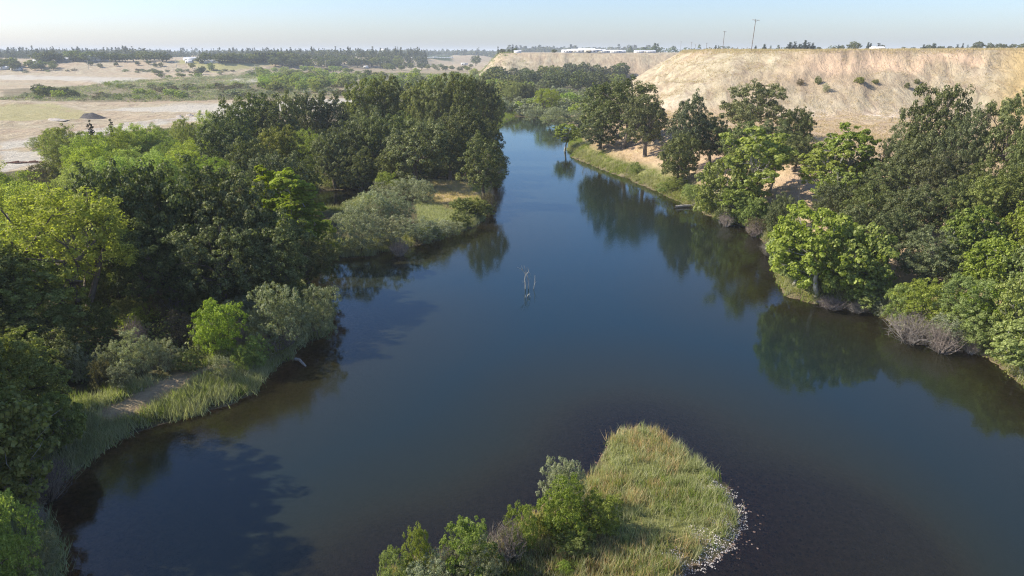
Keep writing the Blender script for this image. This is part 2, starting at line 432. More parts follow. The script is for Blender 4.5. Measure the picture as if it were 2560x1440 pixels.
# close the middle
me = mesh_np("ground", np.stack([GX, GY, GH], -1).reshape(-1, 3), F, smooth=True)
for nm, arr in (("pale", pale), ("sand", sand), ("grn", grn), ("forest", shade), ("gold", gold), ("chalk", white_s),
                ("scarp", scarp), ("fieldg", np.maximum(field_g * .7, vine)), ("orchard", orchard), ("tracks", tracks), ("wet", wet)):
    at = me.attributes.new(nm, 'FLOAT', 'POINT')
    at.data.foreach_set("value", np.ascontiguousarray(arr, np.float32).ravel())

m, nt, out = newmat("dry_ground")
tc = N(nt, "ShaderNodeTexCoord"); vec = tc.outputs['Object']
def attr(nm):
    n = N(nt, "ShaderNodeAttribute"); n.attribute_name = nm
    return n.outputs['Fac']
n_big = noise(nt, vec, 0.018, 5, 0.6)
n_mid = noise(nt, vec, 0.13, 6, 0.65)
n_fine = noise(nt, vec, 1.6, 6, 0.7)
streak = noise(nt, mapping(nt, vec, (0.28, 0.10, 0.05), (0, 0, 0.5)), 1.0, 6, 0.62, 0.6)
col = ramp(nt, n_mid, [(0.28, (0.27,0.225,0.14)), (0.5, (0.38,0.325,0.215)), (0.72, (0.48,0.42,0.295))])
col = mixc(nt, math_(nt, 'MULTIPLY', ramp(nt, n_big, [(0.42,(0,0,0)),(0.62,(1,1,1))]), 0.6), col, (0.40,0.29,0.19))
col = mixc(nt, math_(nt, 'MULTIPLY', ramp(nt, streak, [(0.38,(1,1,1)),(0.52,(0,0,0))]), 0.75), col, (0.255,0.195,0.135))
col = mixc(nt, math_(nt, 'MULTIPLY', attr('gold'), 0.75), col, mixc(nt, n_mid, (0.38,0.26,0.09), (0.54,0.40,0.19)))
col = mixc(nt, attr('fieldg'), col, mixc(nt, n_mid, (0.22,0.22,0.07), (0.36,0.32,0.15)))
sandc = ramp(nt, n_fine, [(0.3,(0.34,0.225,0.135)),(0.7,(0.50,0.36,0.235))])
sandc = mixc(nt, ramp(nt, n_mid, [(0.4,(0,0,0)),(0.6,(1,1,1))]), sandc, (0.50,0.37,0.22))
nb = math_(nt, 'MULTIPLY', attr('sand'), 0.85)
hz = N(nt, "ShaderNodeSeparateXYZ"); nt.links.new(vec, hz.inputs[0])
low = math_(nt, 'SUBTRACT', 1.0, math_(nt, 'MULTIPLY', math_(nt, 'SUBTRACT', hz.outputs[2], 9.0), 0.2, True), True)
col = mixc(nt, math_(nt, 'MULTIPLY', nb, low), col, sandc)
scf = math_(nt, 'MULTIPLY', attr('scarp'), ramp(nt, noise(nt, vec, 0.09, 5), [(0.38,(0,0,0)),(0.5,(1,1,1))]))
col = mixc(nt, scf, col, mixc(nt, n_fine, (0.50,0.345,0.22), (0.62,0.46,0.32)))
col = mixc(nt, math_(nt, 'MULTIPLY', attr('chalk'), ramp(nt, noise(nt, vec, .35, 5), [(0.42,(0,0,0)),(0.55,(1,1,1))]), True), col, (0.68,0.58,0.46))
col = mixc(nt, math_(nt, 'MULTIPLY', attr('pale'), 0.9), col, ramp(nt, noise(nt, mapping(nt, vec, (0.05,0.25,0.1),(0,0,.1)), 1.0, 6, .6), [(0.3,(0.37,0.34,0.275)),(0.7,(0.49,0.455,0.375))]))
col = mixc(nt, math_(nt, 'MULTIPLY', attr('tracks'), 0.7), col, mixc(nt, n_mid, (0.20,0.135,0.09), (0.34,0.25,0.17)))
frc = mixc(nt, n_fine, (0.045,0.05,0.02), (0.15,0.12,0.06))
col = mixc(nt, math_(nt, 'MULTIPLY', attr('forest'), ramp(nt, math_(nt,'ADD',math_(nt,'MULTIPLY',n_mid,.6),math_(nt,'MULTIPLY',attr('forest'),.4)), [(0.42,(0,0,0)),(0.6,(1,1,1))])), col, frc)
grc = ramp(nt, n_fine, [(0.25,(0.09,0.11,0.025)),(0.55,(0.17,0.18,0.05)),(0.8,(0.28,0.25,0.10))])
col = mixc(nt, math_(nt, 'MULTIPLY', attr('grn'), 0.9), col, grc)
col = mixc(nt, attr('orchard'), col, (0.045,0.065,0.025))
bed = ramp(nt, noise(nt, vec, 2.2, 6, .7), [(0.3,(0.15,0.095,0.055)),(0.7,(0.42,0.28,0.18))])
under = math_(nt, 'MULTIPLY', math_(nt, 'SUBTRACT', 0.05, hz.outputs[2]), 12.0, True)
col = mixc(nt, math_(nt, 'MULTIPLY', attr('wet'), 0.85), col, mixc(nt, n_fine, (0.05,0.042,0.022), (0.13,0.105,0.06)))
col = mixc(nt, under, col, bed)
p = N(nt, "ShaderNodeBsdfPrincipled"); p.inputs['Roughness'].default_value = 0.95
p.inputs['Specular IOR Level'].default_value = 0.1
nt.links.new(col, p.inputs['Base Color'])
bmp = N(nt, "ShaderNodeBump"); bmp.inputs['Strength'].default_value = 1.0; bmp.inputs['Distance'].default_value = 0.75
hsum = math_(nt, 'ADD', math_(nt, 'MULTIPLY', noise(nt, vec, 0.5, 8, 0.72), 1.0), math_(nt, 'MULTIPLY', streak, 1.2))
nt.links.new(hsum, bmp.inputs['Height']); nt.links.new(bmp.outputs[0], p.inputs['Normal'])
nt.links.new(p.outputs[0], out.inputs[0])
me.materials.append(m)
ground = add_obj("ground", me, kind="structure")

# ------------------------------------------------------------------ water
wr = RAD < 760
nr = int(wr.sum())
wv = np.stack([GX[:nr], GY[:nr], np.zeros((nr, NA))], -1).reshape(-1, 3)
keep = (GH[:nr] < 0.35)
f = np.stack([idx[:nr-1, :], np.roll(idx, -1, axis=1)[:nr-1, :], np.roll(idx, -1, axis=1)[1:nr, :], idx[1:nr, :]], -1).reshape(-1, 4)
kf = keep.ravel()[f].any(axis=1)
f = f[kf]
# a plain disc under the camera so the sheet has no hole
used = np.unique(f); remap = -np.ones(NA * nr, int); remap[used] = np.arange(len(used))
wme = mesh_np("river_water", wv[used], remap[f], smooth=True)
at = wme.attributes.new("depth", 'FLOAT', 'POINT')
at.data.foreach_set("value", np.clip(-GH[:nr].ravel()[used], 0, 10).astype(np.float32))
m, nt, out = newmat("river_water")
tc = N(nt, "ShaderNodeTexCoord"); vec = tc.outputs['Object']
at = N(nt, "ShaderNodeAttribute"); at.attribute_name = "depth"
dfac = math_(nt, 'SUBTRACT', 1.0, math_(nt, 'POWER', 2.718, math_(nt, 'MULTIPLY', at.outputs['Fac'], -2.0)))
body = mixc(nt, noise(nt, vec, 0.02, 3), (0.015,0.018,0.009), (0.020,0.019,0.009))
dd = N(nt, "ShaderNodeMapRange"); nt.links.new(at.outputs['Fac'], dd.inputs[0]); d0 = N(nt, "ShaderNodeMapRange"); nt.links.new(at.outputs['Fac'], d0.inputs[0]); d0.inputs[1].default_value = 0.15; d0.inputs[2].default_value = 1.6
body = mixc(nt, d0.outputs[0], mixc(nt, noise(nt, vec, 2.0, 5, .7), (0.013,0.012,0.005), (0.030,0.025,0.011)), body); dd.inputs[1].default_value = 0.8; dd.inputs[2].default_value = 6.2
body = mixc(nt, dd.outputs[0], body, (0.006,0.017,0.021))
dif = N(nt, "ShaderNodeBsdfDiffuse"); nt.links.new(body, dif.inputs[0])
trn = N(nt, "ShaderNodeBsdfTransparent"); trn.inputs[0].default_value = (0.86,0.68,0.50,1)
mA = N(nt, "ShaderNodeMixShader"); nt.links.new(dfac, mA.inputs[0])
nt.links.new(trn.outputs[0], mA.inputs[1]); nt.links.new(dif.outputs[0], mA.inputs[2])
w1 = noise(nt, mapping(nt, vec, (1.0, 1.6, 1.0), (0,0,.35)), 1.1, 4, 0.6, 0.4)
w2 = noise(nt, mapping(nt, vec, (1.0, 2.2, 1.0), (0,0,.2)), 4.0, 2, 0.5)
wsum = math_(nt, 'ADD', math_(nt, 'MULTIPLY', w1, 0.6), math_(nt, 'MULTIPLY', w2, 0.25))
bmp = N(nt, "ShaderNodeBump"); bmp.inputs['Strength'].default_value = 1.0; bmp.inputs['Distance'].default_value = 0.015
wsum = math_(nt, 'MULTIPLY', wsum, ramp(nt, noise(nt, mapping(nt, vec, (1, .45, 1), (0, 0, .3)), 0.045, 4, .6), [(0.35, (.3,.3,.3)), (0.65, (1,1,1))]))
nt.links.new(wsum, bmp.inputs['Height'])
gl = N(nt, "ShaderNodeBsdfGlossy"); gl.inputs['Color'].default_value = (0.80, 0.95, 1.0, 1); gl.inputs['Roughness'].default_value = 0.015
nt.links.new(bmp.outputs[0], gl.inputs['Normal'])
fr = N(nt, "ShaderNodeFresnel"); fr.inputs['IOR'].default_value = 1.38; nt.links.new(bmp.outputs[0], fr.inputs['Normal'])
mB = N(nt, "ShaderNodeMixShader"); nt.links.new(fr.outputs[0], mB.inputs[0])
nt.links.new(mA.outputs[0], mB.inputs[1]); nt.links.new(gl.outputs[0], mB.inputs[2])
nt.links.new(mB.outputs[0], out.inputs[0])
wme.materials.append(m)
water = add_obj("river_water", wme, kind="structure")
#@@TREES
# ------------------------------------------------------------------ foliage builders
def unit(v): return v / (np.linalg.norm(v, axis=-1, keepdims=True) + 1e-9)
def leaf_quads(pos, nrm, size, aspect, rng, fold=0.0):
    """one small four-cornered leaf spray per position"""
    n = len(pos)
    nrm = unit(nrm)
    r = unit(rng.normal(size=(n, 3)))
    t = unit(np.cross(nrm, r)); b = np.cross(nrm, t)
    s = size * rng.uniform(0.65, 1.35, (n, 1))
    t = t * s * 0.5; b = b * s * aspect * 0.5
    k = rng.uniform(-.35, .35, (n, 1))
    v = np.stack([pos - t, pos - b + t * k, pos + t, pos + b - t * k], 1).reshape(-1, 3)
    f = np.arange(n * 4).reshape(n, 4)
    return v, f
def lumps(rng, n, W, H, zlo, shape, lean=0.0):
    """centres and radii of the boughs that make a crown"""
    out = []
    k = 0
    lob = unit(rng.normal(size=(5, 3)) + [0, 0, .2]); lw = rng.uniform(-.32, .30, 5)
    while len(out) < n and k < n * 60:
        k += 1
        d = unit(rng.normal(size=3))
        r = rng.uniform(0.35, 1.0) ** 0.6
        p = d * r * (1.0 + float(np.sum(lw * np.clip(lob @ d, 0, 1) ** 2)))
        if shape == 'dome' and p[2] < -0.75: continue
        if shape == 'round' and p[2] < -0.9: continue
        if shape == 'cone':
            z = rng.uniform(-1, 1); w = max(0.08, (1 - z) / 2) ; a_ = rng.uniform(0, 6.28)
            p = np.array([math.cos(a_) * w * .8, math.sin(a_) * w * .8, z])
        if shape == 'column':
            z = rng.uniform(-1, 1); w = 0.8 * (1 - abs(z) ** 3) ; a_ = rng.uniform(0, 6.28); q = rng.uniform(.2, 1)
            p = np.array([math.cos(a_) * w * q, math.sin(a_) * w * q, z])
        c = np.array([p[0] * W / 2, p[1] * W / 2, zlo + (H - zlo) * (0.5 + 0.5 * p[2])])
        c[0] += lean * (c[2] - zlo)
        rad = W * rng.uniform(0.095, 0.19) * (1.0 if shape not in ('column', 'cone') else 1.25)
        if all(np.linalg.norm((c - o[0]) * (1, 1, 1.2)) > 0.66 * (rad + o[1]) for o in out):
            out.append((c, rad))
    return out
def crown_mesh(name, seed, mat, W=12, H=12, zlo=3.0, n=46, leaves=15000, size=0.30, aspect=0.62, shape='dome',
               spray=10, irr=0.25, droop=0.0, fill=0.07, upn=0.35):
    rng = np.random.default_rng(seed)
    wob = rng.uniform(1 - irr, 1 + irr * .4, 3)
    L = lumps(rng, n, W * .86, H * .93, zlo, shape)
    tot = sum(r * r for _, r in L)
    V = []; Fv = []; off = 0
    P_, N_ = [], []
    for c, rad in L:
        nl = int(leaves * rad * rad / tot)
        sub = unit(rng.normal(size=(spray, 3)) + [0, 0, 0.45])
        sc = c + sub * rad * rng.uniform(.5, 1.12, (spray, 1)) * [1, 1, .85]
        which = rng.integers(0, spray, nl)
        d = unit(rng.normal(size=(nl, 3)) + [0, 0, .25])
        rr = rng.uniform(0.3, 1.0, (nl, 1)) ** 0.5 * rad * rng.uniform(.22, .46, (spray, 1))[which]
        p = sc[which] + d * rr * [1, 1, .75]
        if droop:
            low = rng.random(nl) < 0.45
            p[low, 2] -= rng.uniform(0, droop, low.sum())
        P_.append(p); N_.append(d * .8 + unit(p - c) * .5 + [0, 0, upn] + rng.normal(size=(nl, 3)) * .55)
    nf = int(leaves * fill)
    cc = np.array([c for c, _ in L])
    ctr = cc.mean(0)
    q = cc[rng.integers(0, len(cc), nf)]; w = rng.uniform(.2, .9, (nf, 1))
    p = ctr * (1 - w) + q * w + rng.normal(size=(nf, 3)) * W * .06
    p[:, 2] = np.maximum(p[:, 2], zlo * .6)
    P_.append(p); N_.append(rng.normal(size=(nf, 3)) + [0, 0, .3])
    pos = np.concatenate(P_); nr_ = np.concatenate(N_)
    pos[:, 2] = np.maximum(pos[:, 2], 0.05)
    v, f = leaf_quads(pos, nr_, size, aspect, rng)
    return mesh_np(name, v, f, [M[mat]]), L
def tube(pts, rads, sides=6):
    pts = np.asarray(pts, float); n = len(pts)
    V = []
    for i in range(n):
        d = pts[min(i + 1, n - 1)] - pts[max(i - 1, 0)]
        d = d / (np.linalg.norm(d) + 1e-9)
        a_ = np.cross(d, [0.3, 0.9, 0.1]); a_ = a_ / (np.linalg.norm(a_) + 1e-9); b_ = np.cross(d, a_)
        for k in range(sides):
            t = 2 * math.pi * k / sides
            V.append(pts[i] + rads[i] * (math.cos(t) * a_ + math.sin(t) * b_))
    Fq = []
    for i in range(n - 1):
        for k in range(sides):
            k2 = (k + 1) % sides
            Fq.append([i * sides + k, i * sides + k2, (i + 1) * sides + k2, (i + 1) * sides + k])
    return np.array(V), np.array(Fq)
def join(parts):
    V, Fa, off = [], [], 0
    for v, f in parts:
        V.append(v); Fa.append(f + off); off += len(v)
    return np.concatenate(V), np.concatenate(Fa)
def trunk_mesh(name, seed, mat, L, H, zlo, r0=0.35, forks=0, n=14, lean=0.0):
    rng = np.random.default_rng(seed + 500)
    parts = []
    top = np.array([rng.normal() * .3 + lean * H, rng.normal() * .3, zlo + (H - zlo) * .35])
    stems = []
    if forks:
        for k in range(forks):
            a_ = 6.28 * k / forks + rng.uniform(-.4, .4)
            e = np.array([math.cos(a_) * H * .2, math.sin(a_) * H * .14, zlo + (H - zlo) * .35])
            mid = e * [.45, .45, .45] + rng.normal(size=3) * .2
            stems.append([np.array([0, 0, -1.0]), np.array([0, 0, .6]), mid, e])
    else:
        mid = top * .5 + rng.normal(size=3) * [.35, .35, .1]
        stems.append([np.array([0, 0, -1.0]), np.array([0, 0, 0.3]), mid, top])
    for s_ in stems:
        k = r0 / math.sqrt(max(1, len(stems)))* 1.15
        parts.append(tube(s_, [k * 1.35, k * 1.1, k * .8, k * .55], 7))
    for i in range(min(n, len(L))):
        c, rad = L[i]
        s_ = stems[int(rng.integers(0, len(stems)))]
        w = rng.uniform(.35, 1)
        base = s_[2] * (1 - w) + s_[3] * w
        mid = (base + c) / 2 + rng.normal(size=3) * .5 + [0, 0, -.3]
        parts.append(tube([base, mid, c], [r0 * .38, r0 * .24, r0 * .08], 5))
        for q in range(2):
            e = c + unit(rng.normal(size=3) + [0, 0, .5]) * rad
            parts.append(tube([mid * .3 + c * .7, (c + e) / 2 + rng.normal(size=3) * .15, e], [r0 * .13, r0 * .08, r0 * .03], 4))
    v, f = join(parts)
    return mesh_np(name, v, f, [M[mat]], smooth=True)
def twig_mesh(name, seed, mat, W, H, n, rad=0.02, up=0.8):
    """a shrub of bare branching stems"""
    rng = np.random.default_rng(seed)
    parts = []
    for i in range(n):
        a_ = rng.uniform(0, 6.28); q = rng.uniform(.2, 1)
        b0 = np.array([math.cos(a_), math.sin(a_), 0]) * W * .12 * q
        e = np.array([math.cos(a_) * W * .5 * q, math.sin(a_) * W * .5 * q, H * rng.uniform(.45, 1) * (1.1 - .5 * q)])
        mid = b0 * .4 + e * .5 + rng.normal(size=3) * W * .04
        parts.append(tube([b0, mid, e], [rad * 1.5, rad, rad * .4], 3))
        for k in range(5):
            w = rng.uniform(.3, 1); s0 = mid * (1 - w) + e * w
            e2 = s0 + unit(rng.normal(size=3) + [0, 0, up]) * W * rng.uniform(.08, .2)
            parts.append(tube([s0, e2], [rad * .6, rad * .3], 3))
    v, f = join(parts)
    return mesh_np(name, v, f, [M[mat]])

# kinds of plant: several crown shapes each, (crown mesh, trunk mesh, width, height)
PROTO = {}
def proto(kind, k, cat, crown_name, W, H, zlo, seedbase, bark='bark', r0=.35, forks=0, nb=14, trunk=True, **kw):
    L_ = []
    for i in range(k):
        me_, L = crown_mesh(kind + "_crown", seedbase + i, W=W, H=H, zlo=zlo, **kw)
        tm = trunk_mesh(kind + "_trunk", seedbase + i, bark, L, H, zlo, r0, forks, nb) if trunk else None
        co = np.empty(len(me_.vertices) * 3, np.float32); me_.vertices.foreach_get("co", co)
        co = co.reshape(-1, 3)
        wx = np.percentile(co[:, 0], 98.5) - np.percentile(co[:, 0], 1.5)
        L_.append((me_, tm, float(wx), float(np.percentile(co[:, 2], 99.3)), crown_name))
    PROTO[kind] = L_
proto('oak_tree', 4, 'tree', 'crown', 13, 13, 1.6, 100, mat='oak', n=60, leaves=32300, size=0.26, aspect=.7, shape='dome', r0=.42)
proto('olive_oak_tree', 3, 'tree', 'crown', 12, 14, 2.6, 140, mat='oak_olive', n=60, leaves=30600, size=0.26, aspect=.7, shape='dome', r0=.40)
proto('open_oak_tree', 3, 'tree', 'crown', 13, 13, 2.4, 160, mat='oak', n=44, leaves=26000, size=0.25, aspect=.7, shape='dome', fill=.03, r0=.40, nb=26)
proto('willow_tree', 3, 'tree', 'crown', 9, 9, 0.6, 200, mat='willow', n=58, leaves=25500, size=0.21, aspect=.42, shape='round', droop=.5, r0=.2, upn=.2)
proto('yellow_willow_tree', 2, 'tree', 'crown', 11, 14, 4.6, 240, mat='yellow', n=46, leaves=25500, size=0.23, aspect=.5, shape='dome', droop=.5, r0=.42, forks=3, nb=22, fill=.04)
proto('sycamore_tree', 3, 'tree', 'crown', 12, 11, 1.0, 260, mat='maple', bark='palebark', n=52, leaves=19550, size=0.34, aspect=.85, shape='dome', r0=.28, nb=24, fill=.05)
proto('sparse_sycamore_tree', 3, 'tree', 'crown', 9, 13, 3.2, 280, mat='maple', bark='palebark', n=27, leaves=8840, size=0.32, aspect=.85, shape='dome', r0=.22, nb=27, fill=.02)
proto('cottonwood_tree', 2, 'tree', 'crown', 4.4, 13, 2.5, 300, mat='yellow', bark='palebark', n=34, leaves=12750, size=0.28, aspect=.8, shape='column', r0=.2)
proto('willow_shrub', 4, 'shrub', 'foliage', 5, 4, 0.15, 320, mat='silver', n=36, leaves=12750, size=0.15, aspect=.3, shape='round', r0=.07, forks=3, nb=16, upn=.1, fill=.1)
proto('green_shrub', 3, 'shrub', 'foliage', 5, 4, 0.1, 340, mat='bright', n=36, leaves=12750, size=0.15, aspect=.4, shape='round', r0=.07, forks=3, nb=12, upn=.2)
proto('olive_shrub', 3, 'shrub', 'foliage', 5, 3.5, 0.1, 360, mat='oak_olive', n=30, leaves=8500, size=0.17, aspect=.55, shape='round', r0=.07, forks=3, nb=12)
proto('brown_shrub', 2, 'shrub', 'foliage', 5, 3.5, 0.1, 370, mat='brown', n=30, leaves=7650, size=0.14, aspect=.4, shape='round', r0=.07, forks=3, nb=16)
proto('dark_conifer', 2, 'tree', 'crown', 3.4, 9, 0.5, 380, mat='conifer', n=30, leaves=8500, size=0.23, aspect=.5, shape='column', r0=.16)
# far ones carry fewer, larger sprays
proto('far_oak_tree', 4, 'tree', 'crown', 13, 12, 1.2, 400, mat='oak', n=34, leaves=2600, size=.8, aspect=.75, shape='dome', r0=.4, nb=6)
proto('far_olive_tree', 3, 'tree', 'crown', 11, 11, 1.0, 420, mat='oak_olive', n=30, leaves=2300, size=.75, aspect=.75, shape='dome', r0=.35, nb=6)
proto('far_willow_tree', 3, 'tree', 'crown', 9, 7, 0.3, 440, mat='willow', n=30, leaves=2300, size=.6, aspect=.6, shape='round', r0=.2, nb=4)
proto('far_shrub', 3, 'shrub', 'foliage', 6, 4, 0.1, 460, mat='silver', n=22, leaves=1300, size=.5, aspect=.5, shape='round', trunk=False)
proto('far_green_shrub', 2, 'shrub', 'foliage', 6, 4, 0.1, 470, mat='bright', n=22, leaves=1300, size=.5, aspect=.5, shape='round', trunk=False)
proto('far_brown_shrub', 2, 'shrub', 'foliage', 6, 3, 0.1, 475, mat='brown', n=22, leaves=1100, size=.45, aspect=.5, shape='round', trunk=False)
proto('far_conifer', 3, 'tree', 'crown', 7, 15, 0.6, 480, mat='conifer', n=30, leaves=1500, size=.9, aspect=.7, shape='cone', r0=.3, nb=0)
proto('cypress_tree', 1, 'tree', 'crown', 2.4, 15, 0.4, 490, mat='conifer', n=26, leaves=900, size=.7, aspect=.6, shape='column', r0=.2, nb=0)
TW = [twig_mesh("bare_twigs", 600 + i, 'twig', 4, 3.2, 150, .02) for i in range(3)]
PROTO['dead_brush'] = [(t, None, 3.6, 2.7, 'twigs') for t in TW]

def ground_at(px, py, tmin=25, tmax=6000):
    """where the line of sight through a pixel meets the ground"""
    u, dy, dz = ray(px, py)
    t = tmin * (tmax / tmin) ** np.linspace(0, 1, 2600)
    X = u * t; Y = dy * t; Z = CAM_H + dz * t
    g = np.maximum(gh(X, Y), 0)
    k = np.nonzero(Z < g)[0]
    i = int(k[0]) if len(k) else len(t) - 1
    return float(X[i]), float(Y[i]), float(g[i])
def top_at(px, pt, Y):
    u, dy, dz = ray(px, pt)
    t = Y / dy
    return CAM_H + dz * t
COUNT = {}
ORD = "leftmost|second from left|third from left|fourth from left|fifth from left|sixth from left|seventh from left|eighth from left|ninth from left|tenth from left|eleventh from left|twelfth from left|thirteenth from left|fourteenth from left|fifteenth from left".split("|")
ORR = ["rightmost"] + [w.replace("left", "right") for w in ORD[1:]]
def order_labels(made, phrase, split=True):
    """made: (px, py, object); tells look-alikes apart by their place in the row"""
    n = len(made)
    if split and n > 13:
        med = sorted(q[1] for q in made)[n // 2]
        order_labels([q for q in made if q[1] < med], phrase + ", farther rank", False)
        order_labels([q for q in made if q[1] >= med], phrase + ", nearer rank", False)
        return
    made = sorted(made, key=lambda q: q[0])
    for i, q in enumerate(made):
        w = ORD[i] if i <= (n - 1) // 2 else ORR[n - 1 - i]
        q[2]["label"] = (w + " of the " + phrase)
NAMES = {'open_oak_tree': 'oak_tree', 'far_oak_tree': 'oak_tree', 'far_olive_tree': 'olive_oak_tree', 'far_willow_tree': 'willow_tree',
         'far_shrub': 'willow_shrub', 'far_green_shrub': 'green_shrub', 'far_brown_shrub': 'brown_shrub', 'far_conifer': 'conifer_tree', 'sparse_sycamore_tree': 'sycamore_tree'}
def put(kind, x, y, z, w, h, label, group=None, rot=None, var=None, tilt=0.0):
    i = COUNT.get(kind, 0); COUNT[kind] = i + 1
    me_, tm, W0, H0, cn = PROTO[kind][(i if var is None else var) % len(PROTO[kind])]
    if rot is None: rot = random.choice([0, math.pi]) + random.uniform(-.5, .5)
    k_ = .86 if 'oak' in kind else .93
    sx = k_ * w / W0; sz = h / H0
    nm = NAMES.get(kind, kind)
    cat = 'tree' if nm.endswith('tree') or 'conifer' in nm else 'shrub'
    if kind == 'dead_brush': cat = 'dead shrub'
    scl = (sx, sx * random.uniform(.85, 1.1), sz)
    props = dict(label=label, category=cat, group=group)
    if tm is None:
        return add_obj(nm, me_, None, (x, y, z - .05), (0, tilt, rot), scl, **props)
    r = add_obj(nm, None, None, (x, y, z - .05), (0, tilt, rot), scl, **props)
    add_obj('trunk' if cat == 'tree' else 'stems', tm, r)
    add_obj(cn, me_, r)
    return r
def T(kind, px, pb, pt, wpx, label, group=None, **kw):
    """a plant whose foot is seen (or would be seen) at photo pixel (px, pb), top at pt, wpx wide"""
    x, y, g = ground_at(px, pb)
    depth = y * ct + (CAM_H - g) * st
    h = max(top_at(px, pt, y) - g, 0.6)
    return put(kind, x, y, g, wpx / FPX * depth, h, label, group, **kw)
